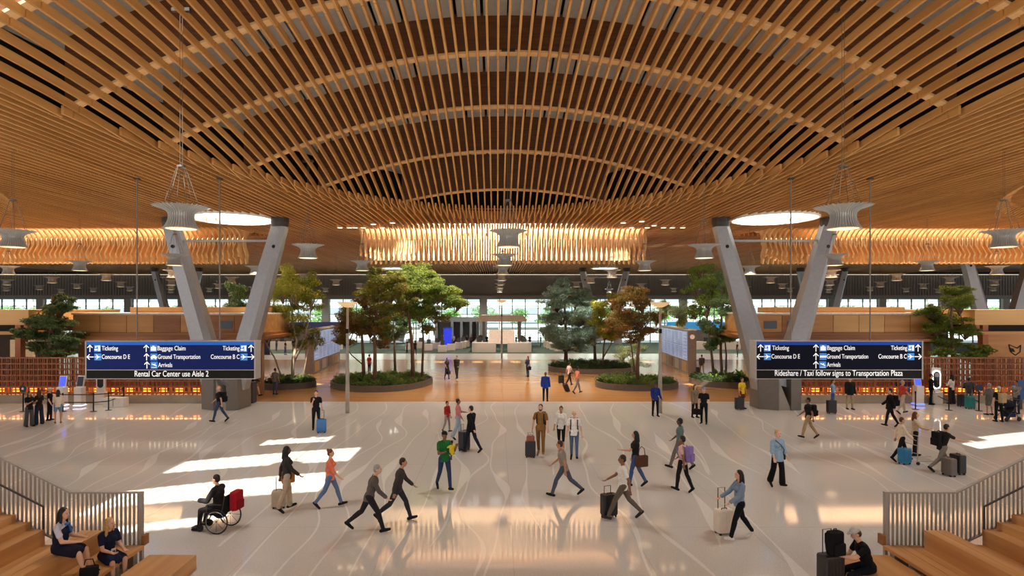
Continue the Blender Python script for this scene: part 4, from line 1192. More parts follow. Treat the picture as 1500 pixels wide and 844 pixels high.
        if abs(df.z) > .9: nrm = Vector((sd,0,0))
        pc = wr + df*.05*s
        Rp = Matrix((sx, nrm, df)).transposed()
        body.ell(pc, (.042*s,.017*s,.055*s), Rp, 10, 6)
        inn = nrm * (-1 if nm == 'L' else -1)
        for q, (ox, ln_) in enumerate(((-.033,.058),(-.011,.068),(.011,.064),(.034,.05))):
            b0 = wr + df*.088*s + sx*ox*s; m1 = b0 + (df*.85 + inn*.35 + sx*ox*3).normalized()*ln_*.55*s; e1 = m1 + (df*.5 + inn*.85).normalized()*ln_*.5*s
            body.cap(b0, .0105*s, m1, .0098*s, 6); body.cap(m1, .0098*s, e1, .0085*s, 6)
        tb = wr + df*.03*s - sx*.035*s; tm = tb + (df*.6 - sx*.75).normalized()*.042*s; te = tm + (df*.9 + inn*.3).normalized()*.035*s
        body.cap(tb, .0125*s, tm, .0115*s, 6); body.cap(tm, .0115*s, te, .009*s, 6)
        hands[nm] = pc + df*.045*s
        e = infl*.75
        if sleeve == 'short': tp.cap(sh_, (.05+e*.5)*s, sh_ + du*.17*s, (.05+e*.55)*s)
        elif sleeve == 'long': tp.cap(sh_, (.052+e)*s, eb, (.043+e)*s); tp.cap(eb, (.044+e)*s, eb + df*.22*s, (.036+e)*s)
        elif sleeve == 'mid': tp.cap(sh_, (.052+e)*s, eb, (.045+e)*s); tp.cap(eb, (.045+e)*s, eb + df*.06*s, (.042+e)*s)
    # legs
    for nm, (hip, kn, an, toe, heel, sd) in L.items():
        hip, kn, an, toe, heel = (O+v for v in (hip, kn, an, toe, heel))
        body.cap(hip, .085*s, kn, .054*s); body.cap(kn, .054*s, an, .036*s)
        cm = kn*.68 + an*.32; sd_ = (an-kn).normalized(); bk = (Vector((0,1,0)) - sd_*sd_.y).normalized()*.014*s
        c0 = kn*.86 + an*.14 + bk; c1 = kn*.48 + an*.52 + bk
        body.cap(c0, .05*s, c1, .04*s)
        body.cap(heel + Vector((0,0,.01*s)), .03*s, toe, .028*s)
        sh_ = MB(); sh_.cap(heel, .043*s, (heel+toe)/2 + Vector((0,0,.008*s)), .045*s); sh_.cap((heel+toe)/2, .044*s, toe, .036*s); sh_.cap(an + Vector((0,0,-.01*s)), .044*s, heel + (toe-heel)*.3, .044*s)
        raw(sh_, 'shoe', fabric(shoes), t, vox, 1)
        if pants in ('slim','wide','flare'):
            w1, w2 = {'slim': (.066,.052), 'wide': (.088,.1), 'flare': (.07,.078)}[pants]
            bt.cap(hip, .1*s, kn, w1*s)
            en = kn + (an-kn)*(plen*.98 if plen >= 1 else plen)
            if plen > .02:
                bt.cap(kn, w1*s, en, w2*s)
                if plen >= 1: bt.cap(c0, .062*s, c1, .053*s)
        elif pants == 'shorts':
            bt.cap(hip, .102*s, hip + (kn-hip)*(.62 if plen >= 1 else plen), .092*s)
        elif pants == 'skirt':
            bt.cap(hip, .105*s, hip + (kn-hip)*(.8 if plen >= 1 else plen), .1*s); bt.cap(O + (L['L'][0]+L['R'][0])*.5 + Vector((0,0,0)), .12*s, (O+L['L'][1]+O+L['R'][1])/2*.8 + O*.2, .11*s)
        elif pants == 'dress':
            bt.cap(O + Vector((0,0,.02)), .15*s, (O+L['L'][1]+O+L['R'][1])/2 + (kn-kn), .17*s)
    bt.ell(O + Vector((0,0,.01*s)), (.172*s,.128*s,.115*s), Rt)
    b = raw(body, 'body', SKINS[skin], t, vox)
    HEMS.append((raw(tp, 'top', fabric(top), t, vox), (O.z - (.16 if coat else .095)*s) if legs != 'sit' else None)); raw(bt, 'trousers' if pants in ('slim','wide','flare') else ('shorts' if pants == 'shorts' else 'skirt'), fabric(bottom), t, vox)
    if beard:
        m2 = MB(); m2.ell(Hd(0,-.045,-.075), (.05*s,.05*s,.045*s), Rh); m2.cap(Hd(-.055,-.01,-.04), .022*s, Hd(-.035,-.06,-.08), .022*s); m2.cap(Hd(.055,-.01,-.04), .022*s, Hd(.035,-.06,-.08), .022*s)
        raw(m2, 'beard', M(HAIRC[hair[1]], .6, var=.2, scale=40, name='hair', spec=.35), t, vox*.9, 1)
    if vest:
        m2 = MB(); e = .034
        m2.ell(T(0,.0,.02), ((.155+e)*s, (.11+e)*s, (.12+e)*s), Rt); m2.ell(T(0,.0,.2), ((.135+e)*s, (.1+e)*s, .21*s), Rt); m2.ell(T(0,.0,.35), ((.15+e)*s, (.115+e)*s, .17*s), Rt)
        if fem: m2.ell(T(.06,-.085,.36), (.09*s,)*3, Rt); m2.ell(T(-.06,-.085,.36), (.09*s,)*3, Rt)
        m2.cap(T(.1,.0,.3), .075*s, T(.085,.0,.47), .065*s); m2.cap(T(-.1,.0,.3), .075*s, T(-.085,.0,.47), .065*s)
        raw(m2, 'vest', fabric(vest), t, vox)
    if shirt2:
        m2 = MB(); m2.ell(T(0,-.035,.34), (.07*s,.115*s,.16*s), Rt); m2.ell(T(0,-.03,.15), (.065*s,.11*s,.18*s), Rt)
        raw(m2, 'inner_shirt', fabric(shirt2), t, vox)
    st, hc = hair
    hm = M(HAIRC[hc], .5, var=.2, scale=40, name='hair', spec=.35)
    h = MB()
    if st != 'bald':
        h.ell(Hd(0,.022,.045), (.083*s,.094*s,.092*s), Rh); h.ell(Hd(0,.045,-.0), (.078*s,.07*s,.08*s), Rh)
        if st in ('long','wavy'):
            h.cap(Hd(0,.06,.0), .075*s, Hd(0,.085,-.2), .07*s); h.cap(Hd(.04,.08,-.2), .05*s, Hd(.045,.09,-.32), .035*s); h.cap(Hd(-.04,.08,-.2), .05*s, Hd(-.045,.09,-.32), .035*s)
            h.cap(Hd(.07,.01,.02), .026*s, Hd(.082,.0,-.2), .028*s); h.cap(Hd(-.07,.01,.02), .026*s, Hd(-.082,.0,-.2), .028*s)
            if st == 'wavy':
                for q in range(5):
                    h.ell(Hd(.08,-.01+.005*q,-.06-.05*q), (.036*s,.036*s,.034*s)); h.ell(Hd(-.08,-.01+.005*q,-.06-.05*q), (.036*s,.036*s,.034*s))
        elif st == 'pony': h.cap(Hd(0,.1,.05), .035*s, Hd(0,.14,-.12), .028*s)
        elif st == 'bun': h.ell(Hd(0,.09,.1), (.045*s,)*3)
        elif st == 'curly':
            for q in range(14):
                an = 2.4*q; h.ell(Hd(.07*math.cos(an), .03+.06*math.sin(an), .04+.06*(q/14)), (.036*s,)*3)
        raw(h, 'hair', hm, t, vox*.9, 1)
    else:
        h.cap(Hd(-.055,.06,-.02), .03*s, Hd(.055,.06,-.02), .03*s); raw(h, 'hair', hm, t, vox, 1)
    if cap:
        c = MB(); c.ell(Hd(0,.014,.065), (.088*s,.106*s,.075*s), Rh); c.cap(Hd(-.04,-.1,.06), .018*s, Hd(.04,-.1,.06), .018*s); c.cap(Hd(-.03,-.14,.05), .013*s, Hd(.03,-.14,.05), .013*s)
        raw(c, 'cap', fabric(cap), t, vox, 1)
    if d < 48:
        e = MB()
        for q in (-1, 1): e.ell(Hd(q*.031,-.086,.02), (.012*s,.008*s,.008*s), Rh, 8, 6)
        e.build('eyes', EYEM, t)
        MB().ell(Hd(0,-.09,-.055), (.022*s,.008*s,.007*s), Rh, 8, 6).build('mouth', LIPM, t)
    t['skip'] = 0; del t['skip']
    R = Matrix.Translation(pos) @ Matrix.Rotation(math.radians(face), 4, 'Z')
    info = dict(t=t, R=R, s=s, T=lambda x, y, z: R @ T(x, y, z), hand=lambda n: R @ hands[n], face=math.radians(face), pos=pos, O=R @ O, Tl=T)
    if key: PEOPLE[key] = info
    return info

# ---------------------------------------------------------------- things people carry
def suitcase(pos, face, col, label, h=.66, w_=.42, dp=.26, handle=.42, group=None, tilt=0):
    t = empty('suitcase', pos, math.radians(face), label=label, cat='suitcase', group=group)
    if tilt: t.rotation_euler = (math.radians(tilt), 0, math.radians(face))
    m = M(col, .4, name='luggage shell', var=.06)
    b = MB().rbox(-w_/2,-dp/2,.06,w_/2,dp/2,h,.05)
    for k in range(5): x = -w_/2+w_*(k+1)/6; b.box(x-.012,-dp/2-.008,.14,x+.012,dp/2+.008,h-.08)
    b.build('shell', m, t)
    for x in (-1, 1):
        for y in (-1, 1): MB().tube([(x*(w_/2-.06)-.018,y*(dp/2-.05),.03),(x*(w_/2-.06)+.018,y*(dp/2-.05),.03)], .03, 10).bar((x*(w_/2-.06),y*(dp/2-.05),.03),(x*(w_/2-.06),y*(dp/2-.05),.08),.03).build('wheel', RUB, t)
    hm = MB()
    if handle > .1: hm.tube([(-.1,dp/2-.05,h-.02),(-.1,dp/2-.05,h+handle),(.1,dp/2-.05,h+handle),(.1,dp/2-.05,h-.02)], .011, 6)
    hm.tube([(-.08,-.02,h-.01),(-.07,-.02,h+.035),(.07,-.02,h+.035),(.08,-.02,h-.01)], .012, 6)
    hm.build('handle', DSTEEL, t)
    return t
def backpack(p, col, label, sc=1.0):
    """worn on the back of person p"""
    s = p['s']; t = empty('backpack', p['T'](0,.13,.05), p['face'], label=label, cat='backpack')
    m = fabric(col); o = Vector((0,.13*s,.05*s)) 
    MB().rbox(-.16*sc*s,.01*s,-.02*s,.16*sc*s,.19*sc*s,.46*sc*s,.06*s).build('pack', m, t)
    MB().rbox(-.12*sc*s,.18*sc*s,.0,.12*sc*s,.245*sc*s,.24*sc*s,.03*s).build('pocket', m, t)
    for q in (-1, 1): MB().tube([(q*.1*s,.02*s,.42*s),(q*.12*s,-.1*s,.47*s),(q*.125*s,-.235*s,.42*s),(q*.125*s,-.27*s,.28*s),(q*.13*s,-.2*s,.1*s),(q*.12*s,.02*s,.04*s)], .019*s, 6).build('strap', m, t)
    return t
def handbag(pt, face, col, label, w_=.34, h=.28, drop=.22, cat='bag'):
    """hangs below point pt"""
    t = empty('handbag', Vector(pt) - Vector((0,0,h+drop)), math.radians(face), label=label, cat=cat)
    m = fabric(col)
    MB().rbox(-w_/2,-.07,0,w_/2,.07,h,.04).build('pouch', m, t)
    MB().tube([(-w_*.3,0,h-.02),(-w_*.22,0,h+drop*.7),(0,0,h+drop),(w_*.22,0,h+drop*.7),(w_*.3,0,h-.02)], .012, 6).build('strap', m, t)
    return t
WK = ((-24,4,18),(26,4,22)); WK2 = ((26,4,22),(-24,4,18)); ST = ((4,8,10),(4,8,12)); PH = ((20,6,95),(8,8,20)); PULL = ((10,6,15),(-32,8,4)); PULL2 = ((-32,8,4),(10,6,15))
FOLD = ((18,2,100),(18,2,100))
# --- left edge
person(flo(43,625),1.66,70,'woman in a black T-shirt and wide grey trousers standing at the far left', (26,26,28),(74,76,80),('long','dbrown'),'t',arms=FOLD,pants='wide')
person(flo(57,622),1.66,250,'woman with long brown hair and wide navy jeans beside the grey-trousered woman', (40,30,28),(34,42,62),('long','brown'),'l',arms=PH,pants='wide')
person(flo(73,616),1.62,110,'person in black with a pale cap standing behind the woman in denim shorts', (28,28,30),(24,24,28),('short','grey'),'l',cap=(214,206,196),arms=PH)
person(flo(85,620),1.62,215,'woman in a cream sweater, denim shorts and tan boots near the lattice screen', (226,212,190),(112,136,168),('long','dbrown'),'t',arms=PH,sleeve='long',pants='shorts',shoes=(120,88,56))
# --- left middle
p=person(flo(321,619),1.76,285,'walking person in a black top and jeans with a backpack before the left column', (34,30,30),(58,70,96),('bald','grey'),'l','walk',WK,pants='slim',sleeve='short'); backpack(p,(30,28,28),'black backpack on the person walking past the left column')
p=person(flo(403,578),1.7,170,'person in a grey shirt and jeans standing by the small left island', (120,112,104),(66,80,108),('short','dbrown'),'t',arms=ST)
p=person(flo(374,582),1.74,100,'person in a dark jacket and tan shorts half hidden behind the left sign end', (52,48,42),(150,124,92),('short','brown'),'l','walk',WK,sleeve='long',pants='shorts'); backpack(p,(26,24,24),'black backpack on the person by the left sign end')
person(flo(463,630),1.8,20,'man in a black polo shirt and black trousers standing with a blue suitcase', (24,24,26),(24,24,28),('short','dbrown'),'l',arms=((6,10,14),(30,2,118)),head=-10)
suitcase(flo(471,634),10,(46,110,176),'blue hard suitcase beside the man in the black polo',.62,.42,.26,.4)
# --- wood floor
p=person(flo(655,557),1.66,30,'woman in dark clothes with a shoulder bag on the wood floor, left of a couple', (48,42,38),(58,52,46),('long','dbrown'),'t','walk',WK,stride=12); handbag(p['hand']('L')+Vector((.0,0,.1)),30,(40,42,54),'dark handbag carried by the woman of the couple on the wood floor')
person(flo(669,556),1.78,-15,'man in a dark jacket walking on the wood floor, right of a couple', (46,42,38),(56,50,44),('short','brown'),'l','walk',WK2,stride=12,sleeve='long',coat=True)
p=person(flo(773,552),1.68,-50,'woman in dark blue with a large bag standing on the wood floor', (50,52,78),(26,26,30),('long','brown'),'l',arms=((10,8,20),(20,5,90)),sleeve='mid'); handbag(p['T'](.22,.0,.2),-50,(30,28,32),'black shoulder bag of the woman alone on the wood floor',drop=.25)
person(flo(799,588),1.76,165,'man in a royal blue jacket and black trousers, back turned, at the wood floor edge', (36,62,148),(24,24,28),('bald','dbrown'),'b',arms=ST,sleeve='long',coat=True)
person(flo(834,566),1.7,115,'person in a pale pink T-shirt and dark trousers behind the salmon-shirted traveller', (222,196,182),(44,42,48),('short','dbrown'),'t','walk',WK)
suitcase(flo(822,562),20,(26,24,24),'black upright suitcase by the conifer island',.62,.4,.26,.3)
person(flo(846,577),1.74,110,'person in a salmon shirt and grey trousers walking on the wood floor', (226,140,112),(138,132,132),('short','dbrown'),'b','walk',PULL,sleeve='mid')
suitcase(flo(832,574),110,(28,26,26),'black tilted suitcase pulled by the salmon-shirted person',.6,.4,.24,.5,tilt=-24)
person(flo(960,610),1.74,5,'staff member in a blue jacket and black trousers standing by the right lamp post', (34,54,132),(20,20,24),('short','black'),'d',arms=((10,6,40),(10,6,40)),sleeve='long')
p=person(flo(1018,612),1.68,20,'woman in a grey-brown cardigan and black trousers beside the man in a blue cap', (132,116,98),(22,22,26),('long','brown'),'l',arms=ST,sleeve='long',coat=True,shirt2=(70,64,58))
p=person(flo(1031,621),1.76,-30,'man in a black T-shirt, black trousers and a light blue cap holding a black bag', (20,20,22),(20,20,24),('short','dbrown'),'l',arms=ST,cap=(110,140,190)); handbag(p['hand']('R')+Vector((0,0,.03)),-30,(22,20,20),'black holdall held by the man in the blue cap',.46,.28,.1)
person(flo(1087,599),1.72,20,'person in a yellow shirt and rust shorts standing near the right column', (222,186,40),(128,52,38),('short','brown'),'t',arms=ST,pants='shorts')
suitcase(flo(1083,600),5,(28,26,28),'black suitcase in front of the person in the yellow shirt',.68,.46,.28,.1)
person(flo(1028,550),1.7,170,'person in dark clothes behind the islands, left of the tall right trees', (52,44,40),(112,88,66),('short','black'),'b','walk',WK,sleeve='long')
suitcase(flo(1022,548),170,(40,34,34),'dark suitcase beside the person behind the right islands',.6,.4,.24,.3)
person(flo(541,548),1.66,150,'person in a red top standing behind the trunks of the large left island', (150,44,42),(38,36,42),('short','dbrown'),'l',arms=ST)
# --- under the right sign
person(flo(1220,602),1.72,60,'person in a light blue shirt and jeans standing under the right sign', (126,158,194),(74,96,140),('short','dbrown'),'t',arms=PH,sleeve='mid')
suitcase(flo(1218,606),0,(30,26,28),'black suitcase beside the person in the light blue shirt',.72,.46,.28,.1)
person(flo(1245,600),1.8,0,'man in a black jacket and khaki trousers standing under the right sign', (26,26,28),(170,146,112),('short','grey'),'l',arms=ST,sleeve='long',coat=True)
p=person(flo(1184,643),1.74,250,'walking person in black with khaki trousers crossing before the right column', (32,32,32),(166,140,106),('short','black'),'b','walk',WK); backpack(p,(24,24,24),'black backpack on the walker in khaki trousers')
p=person(flo(1304,626),1.76,240,'person all in black walking with a backpack before the right lattice screen', (22,22,24),(22,22,26),('short','black'),'l','walk',WK,stride=16,sleeve='long',coat=True); backpack(p,(20,20,22),'black backpack on the walker all in black')
person(flo(1322,607),1.72,80,'person in a red shirt and pale trousers behind the walker in black', (178,62,50),(176,160,140),('short','grey'),'t','walk',WK,stride=14)
# --- far right
person(flo(1364,593),1.78,60,'man all in black standing by the oval lit mirror', (18,20,28),(18,20,26),('short','black'),'l',arms=ST,sleeve='long')
person(flo(1394,592),1.7,200,'woman in a white blouse and long dark skirt at the rope posts', (222,214,202),(40,36,36),('long','black'),'t',arms=PH,pants='wide',sleeve='mid')
person(flo(1419,598),1.72,150,'person in a striped dark top standing behind the teal suitcase', (70,66,68),(130,122,112),('short','black'),'b',arms=PH,sleeve='long')
suitcase(flo(1421,599),5,(22,120,116),'teal suitcase among the queue at the right',.7,.46,.28,.25); suitcase(flo(1409,596),0,(26,24,26),'black suitcase left of the teal suitcase',.72,.42,.28,.1)
person(flo(1449,608),1.66,190,'person in a loose grey dress in the queue at the right', (104,102,96),(104,102,96),('short','grey'),'t',arms=PH,pants='skirt',sleeve='mid',coat=True)
p=person(flo(1463,618),1.74,175,'person in black with a floral backpack at the right edge', (28,26,28),(20,20,22),('short','grey'),'l',arms=ST,sleeve='short',cap=(206,196,180)); backpack(p,(168,148,112),'cream and tan patterned backpack on the person at the right edge')
person(flo(1489,606),1.74,280,'man in a grey T-shirt pushing a stroller at the right edge', (122,122,122),(44,46,60),('short','black'),'b',arms=((38,6,40),(38,6,40)))
# --- right middle family
person(flo(1321,677),1.6,75,'person in a cream top and black leggings walking with a teal suitcase at the right', (226,208,184),(30,28,32),('short','brown'),'t','walk',WK,sleeve='long')
suitcase(flo(1325,680),20,(28,118,164),'teal blue suitcase beside the person in cream',.58,.42,.28,.1)
person(flo(1341,668),1.66,60,'woman with long hair in a beige top and black leggings beside the luggage cart', (196,172,142),(26,24,28),('long','red'),'l',arms=((40,6,40),(40,6,40)),sleeve='long')
p=person(flo(1380,692),1.72,95,'man in a dark T-shirt and grey trousers leaning into a loaded luggage cart', (40,38,38),(124,116,108),('short','dbrown'),'l','run',((60,6,15),(60,6,15)),lean=14); backpack(p,(26,24,24),'black backpack on the man pushing the luggage cart')
# --- centre group
person(flo(655,635),1.38,60,'child in a red shirt and grey trousers in the middle group', (166,44,44),(140,134,128),('short','dbrown'),'t','walk',ST,stride=10,sleeve='mid')
person(flo(671,644),1.66,100,'woman in a pink top and pale wide jeans in the middle group', (198,120,118),(150,166,180),('curly','black'),'b','walk',((30,6,50),(10,6,20)),stride=12,pants='wide',sleeve='mid')
person(flo(690,664),1.8,240,'man in a long black coat walking with a black suitcase in the middle group', (20,20,22),(26,30,42),('short','dbrown'),'l','walk',PULL2,sleeve='long',coat=True)
suitcase(flo(680,660),60,(26,24,26),'tall black suitcase beside the man in the long black coat',.78,.48,.3,.25)
p=person(flo(792,669),1.88,-12,'tall bearded man in an ochre brown outfit with a backpack', (134,96,48),(128,92,48),('short','brown'),'l','walk',((6,10,20),(-8,16,8)),stride=9,shoes=(150,104,60),beard=True); backpack(p,(34,32,34),'dark backpack on the man in ochre brown')
bq = flo(777,670); handbag(bq + Vector((0,-.02,.62+.26)), -5, (150,92,80), 'small reddish bag sitting on the black suitcase beside the man in ochre', .3, .2, .06)
suitcase(flo(777,670),-5,(34,32,34),'black suitcase with a bag on top, pulled by the man in ochre brown',.62,.4,.28,.3)
person(flo(822,662),1.68,-14,'woman in a white top and black cropped trousers', (226,222,216),(22,22,26),('bun','dbrown'),'t','walk',((8,14,20),(8,14,20)),stride=8,sleeve='mid',plen=.35,shoes=(200,160,130))
p=person(flo(841,675),1.74,-8,'older man in a white T-shirt and jeans with a backpack', (232,228,220),(82,100,130),('bald','white'),'l','walk',((6,12,20),(6,12,20)),stride=8,beard=True); backpack(p,(44,46,60),'dark backpack on the older man in the white T-shirt')
p=person(flo(651,719),1.78,28,'man in a green jersey, jeans and black cap carrying a child', (36,112,56),(48,62,96),('short','black'),'b','walk',((40,14,90),(22,8,85)),stride=18,cap=(24,24,26),key='dad')
c_=p['T'](.16,-.20,.18); person(Vector((c_.x,c_.y,c_.z-.36)),.86,208,'small child in a yellow shirt held by the man in the green jersey',(232,206,50),(60,96,60),('short','black'),'b','sit',((60,10,30),(60,10,30)),seat=.30,shoes=(60,60,60))
person(flo(541,779),1.76,100,'striding person in grey with dark trousers in the left foreground', (92,84,78),(40,38,40),('short','grey'),'l','run',WK,lean=16,lead=-1,sleeve='long')
person(flo(582,764),1.74,95,'second striding person in dark grey just ahead in the left foreground', (66,60,58),(52,52,58),('short','dbrown'),'t','run',WK2,lean=12,sleeve='long')
person(flo(484,744),1.64,95,'woman in an orange top and blue jeans walking across the sunlit floor', (224,122,92),(98,118,152),('bun','red'),'l','walk',WK,stride=24,sleeve='mid')
p=person(flo(420,750),1.72,115,'woman in a dark top and beige trousers carrying a tan shoulder bag', (52,46,42),(176,156,132),('long','black'),'d','walk',WK,stride=10,pants='flare',sleeve='long'); handbag(p['T'](.2,-.02,.1)+Vector((.04,0,.28)),30,(178,116,56),'tan leather shoulder bag of the woman in beige trousers',.36,.34,.3)
suitcase(flo(409,744),10,(190,172,150),'beige suitcase just behind the woman with the tan bag',.5,.4,.26,.35)
person(flo(826,727),1.72,255,'striding person in a grey top and blue-grey trousers in the middle foreground', (150,138,126),(78,84,98),('short','brown'),'t','run',WK,lean=10)
p=person(flo(912,761),1.76,265,'man in a white T-shirt and grey trousers striding with a black suitcase', (226,222,214),(100,90,78),('short','dbrown'),'b','walk',((-26,4,20),(36,6,24)),stride=30,shoes=(60,50,44))
suitcase(flo(892,757),20,(28,28,30),'black suitcase in front of the man in the white T-shirt',.62,.44,.26,.2)
p=person(flo(931,714),1.7,255,'woman in a black top and jeans with a brown shoulder bag', (34,28,28),(64,88,132),('long','black'),'t','walk',((40,8,50),(6,4,12)),stride=16,sleeve='short'); handbag(p['T'](.16,.1,.32)+Vector((.1,0,.05)),20,(86,54,38),'brown shoulder bag of the woman in jeans',.42,.34,.3)
p=person(flo(1000,722),1.66,225,'person in a pink top and black trousers with a lilac backpack', (206,168,154),(30,26,30),('short','black'),'b','walk',WK,stride=14); backpack(p,(130,108,166),'lilac backpack on the person in the pink top')
p=person(flo(996,688),1.78,240,'man in a teal grey shirt and dark cap walking behind the lilac backpack', (96,118,116),(110,100,92),('short','black'),'d','walk',WK,stride=24)
p=person(flo(1139,715),1.72,12,'woman in a pale denim shirt and wide black trousers with a crossbody strap', (138,164,184),(18,18,20),('bun','blond'),'l','walk',((8,10,24),(10,12,20)),stride=10,pants='wide',sleeve='mid',coat=True,shirt2=(226,214,200))
t=empty('crossbody_bag', p['T'](.19,.02,-.02), p['face'], label='dark crossbody bag of the woman in the pale denim shirt', cat='bag')
MB().rbox(-.09,-.05,-.12,.09,.05,.06,.02).build('pouch', fabric((50,40,36)), t)
MB().tube([p['Tl'](x,y,z)-p['Tl'](.19,.02,-.02) for x,y,z in ((.18,-.02,.04),(.1,-.19,.22),(-.02,-.19,.38),(-.12,-.09,.5),(-.13,.04,.52),(-.05,.17,.4),(.1,.17,.2),(.19,.04,.04))], .012, 6).build('strap', fabric((50,40,36)), t)
p=person(flo(1083,792),1.68,275,'woman in a denim jacket and black trousers pulling a white suitcase', (122,142,162),(20,20,24),('long','black'),'l','walk',((30,6,30),(36,10,20)),stride=22,sleeve='long',shoes=(232,226,218),coat=False)
suitcase(flo(1060,782),15,(226,212,194),'white suitcase pulled by the woman in the denim jacket',.62,.44,.28,.52)
# --- wheelchair user
pw = flo(322,776)
p=person(pw+Vector((0,0,.0)),1.74,262,'person in a black jacket sitting in a wheelchair in the left foreground', (38,34,34),(30,28,30),('short','dbrown'),'l','sit',((30,10,60),(30,10,60)),seat=.5,lean=8,sleeve='long',coat=True,knee=70,thigh=80)
wc=empty('wheelchair', pw, math.radians(262), label='black wheelchair rolling left across the sunlit floor', cat='wheelchair')
for q in (-1,1):
    mb=MB()
    ring=[(q*.3, .1+.3*math.cos(a*PI/12), .31+.3*math.sin(a*PI/12)) for a in range(25)]; mb.tube(ring,.018,6,False)
    for k in range(8): mb.tube([(q*.3,.1,.31),(q*.3,.1+.29*math.cos(k*PI/4),.31+.29*math.sin(k*PI/4))],.005,4)
    wm=mb.build('wheel', RUB, wc); 
    MB().tube([(q*.335,.1+.26*math.cos(a*PI/12),.31+.26*math.sin(a*PI/12)) for a in range(25)],.009,5,False).build('push_rim', ALU, wm)
    MB().tube([(q*.2-.02,-.42,.09),(q*.2+.02,-.42,.09)],.09,14).build('caster', RUB, wc)
    MB().tube([(q*.23,.28,.95),(q*.23,.2,.5),(q*.23,-.3,.5),(q*.21,-.42,.2),(q*.16,-.55,.12)],.016,6).tube([(q*.25,.2,.72),(q*.25,-.18,.72),(q*.25,-.2,.5)],.014,6).build('side_frame', DSTEEL, wc)
    MB().box(q*.16-.09,-.62,.1,q*.16+.09,-.46,.12).build('footplate', DSTEEL, wc)
MB().box(-.24,-.25,.44,.24,.2,.5).build('seat', fabric((24,24,26)), wc); MB().hexa([(-.23,.19,.5),(.23,.19,.5),(.23,.22,.5),(-.23,.22,.5)],[(-.23,.25,.92),(.23,.25,.92),(.23,.28,.92),(-.23,.28,.92)]).build('backrest', fabric((24,24,26)), wc)
t=empty('backpack', pw+Vector((.36,.05,.52)), math.radians(262), label='red backpack hanging on the back of the wheelchair', cat='backpack')
MB().rbox(-.19,-.05,0,.19,.15,.46,.06).build('pack', fabric((168,26,38)), t); MB().rbox(-.13,.14,.03,.13,.2,.24,.03).build('pocket', fabric((140,22,32)), t)
# --- luggage cart and stroller
pc = flo(1352,678); t = empty('luggage_cart', pc, math.radians(95), label='steel luggage cart with tall loop handles between the beige woman and the man', cat='cart')
mb=MB()
for q in (-1,1): mb.tube([(q*.32,.5,.12),(q*.32,.45,1.05)],.018,6); mb.tube([(q*.32,.5,.14),(q*.32,-.6,.14)],.018,6)
for z in (.4,.7,1.05): mb.tube([(-.32,.46,z),(.32,.46,z)],.014,6)
mb.build('frame', ALU, t)
for x,y in ((-.3,.45),(.3,.45),(0,-.55)): MB().tube([(x-.02,y,.06),(x+.02,y,.06)],.06,12).build('wheel', RUB, t)
suitcase(flo(1390,697),95,(104,98,92),'grey suitcase at the front of the luggage trolley',.6,.42,.26,.1); suitcase(flo(1403,694),95,(34,32,36),'black suitcase standing right of the grey one by the trolley',.66,.44,.28,.1)
ps = flo(1476,616); t = empty('stroller', ps, math.radians(280), label='black baby stroller at the right edge', cat='stroller')
mb=MB()
for q in (-1,1): mb.tube([(q*.25,.5,1.05),(q*.25,.1,.6),(q*.25,-.4,.12)],.016,6); mb.tube([(q*.25,.1,.6),(q*.25,.35,.12)],.016,6)
mb.tube([(-.25,.5,1.05),(.25,.5,1.05)],.018,6); mb.build('frame', DSTEEL, t)
MB().hexa([(-.22,-.3,.42),(.22,-.3,.42),(.22,.05,.42),(-.22,.05,.42)],[(-.22,-.34,.52),(.22,-.34,.52),(.22,.12,.62),(-.22,.12,.62)]).box(-.22,.08,.5,.22,.14,.95).build('seat', fabric((26,28,34)), t)
MB().ell((0,.0,.86),(.25,.3,.2)).build('canopy', fabric((30,34,48)), t)
for x,y in ((-.27,-.4),(.27,-.4),(-.27,.36),(.27,.36)): MB().tube([(x-.02,y,.11),(x+.02,y,.11)],.11,14).build('wheel', RUB, t)
MB().box(-.2,-.2,.2,.2,.25,.38).build('basket', fabric((30,44,84)), t)
# --- small figures in the check-in hall
FARC = [(648,486,(60,60,70)),(684,508,(30,30,34)),(690,500,(90,70,60)),(700,494,(70,80,110)),(713,490,(30,34,50)),(730,487,(40,40,44)),(748,487,(40,40,44)),(756,489,(34,40,60)),(768,490,(36,34,38)),(776,489,(60,60,64)),(665,489,(170,160,150)),(678,486,(120,110,100)),(640,492,(60,50,46)),(792,493,(70,64,60)),(812,489,(50,60,90)),(636,496,(40,40,46)),(418,520,(40,30,30)),(430,516,(34,32,34)),(447,512,(150,140,130)),(405,514,(90,80,74)),(1080,523,(60,50,46)),(1064,512,(120,110,110)),(1092,515,(60,60,70)),(1008,518,(30,30,34)),(596,517,(32,30,32)),(608,520,(40,36,36)),(800,486,(90,90,96)),(704,486,(30,30,36))]
words_ = {(60,60,70):'slate',(30,30,34):'black'}
for i,(px,py,c) in enumerate(FARC):
    py = max(py, 508 if 640 < px < 830 else py)
    d_ = F*CH/(py-HY)
    lab = 'tiny person in a %s top, %s from left in the check-in hall' % ('dark' if sum(c) < 200 else ('grey-blue' if c[2] > c[0]+8 else ('pale' if sum(c) > 360 else 'brown')), ORD[sorted(range(len(FARC)), key=lambda k: FARC[k][0]).index(i)] if sorted(range(len(FARC)), key=lambda k: FARC[k][0]).index(i) < 25 else ['third-last','second-last','last'][sorted(range(len(FARC)), key=lambda k: FARC[k][0]).index(i)-25])
    person(flo(px,py), 1.72, rng.choice([0,90,180,270,150,200]), lab, c, rng.choice([(30,30,36),(60,70,96),(90,84,76)]), rng.choice([('short','dbrown'),('long','brown'),('short','black')]), rng.choice('ltb'), arms=rng.choice([ST,PH]), group='people far away in the check-in hall')
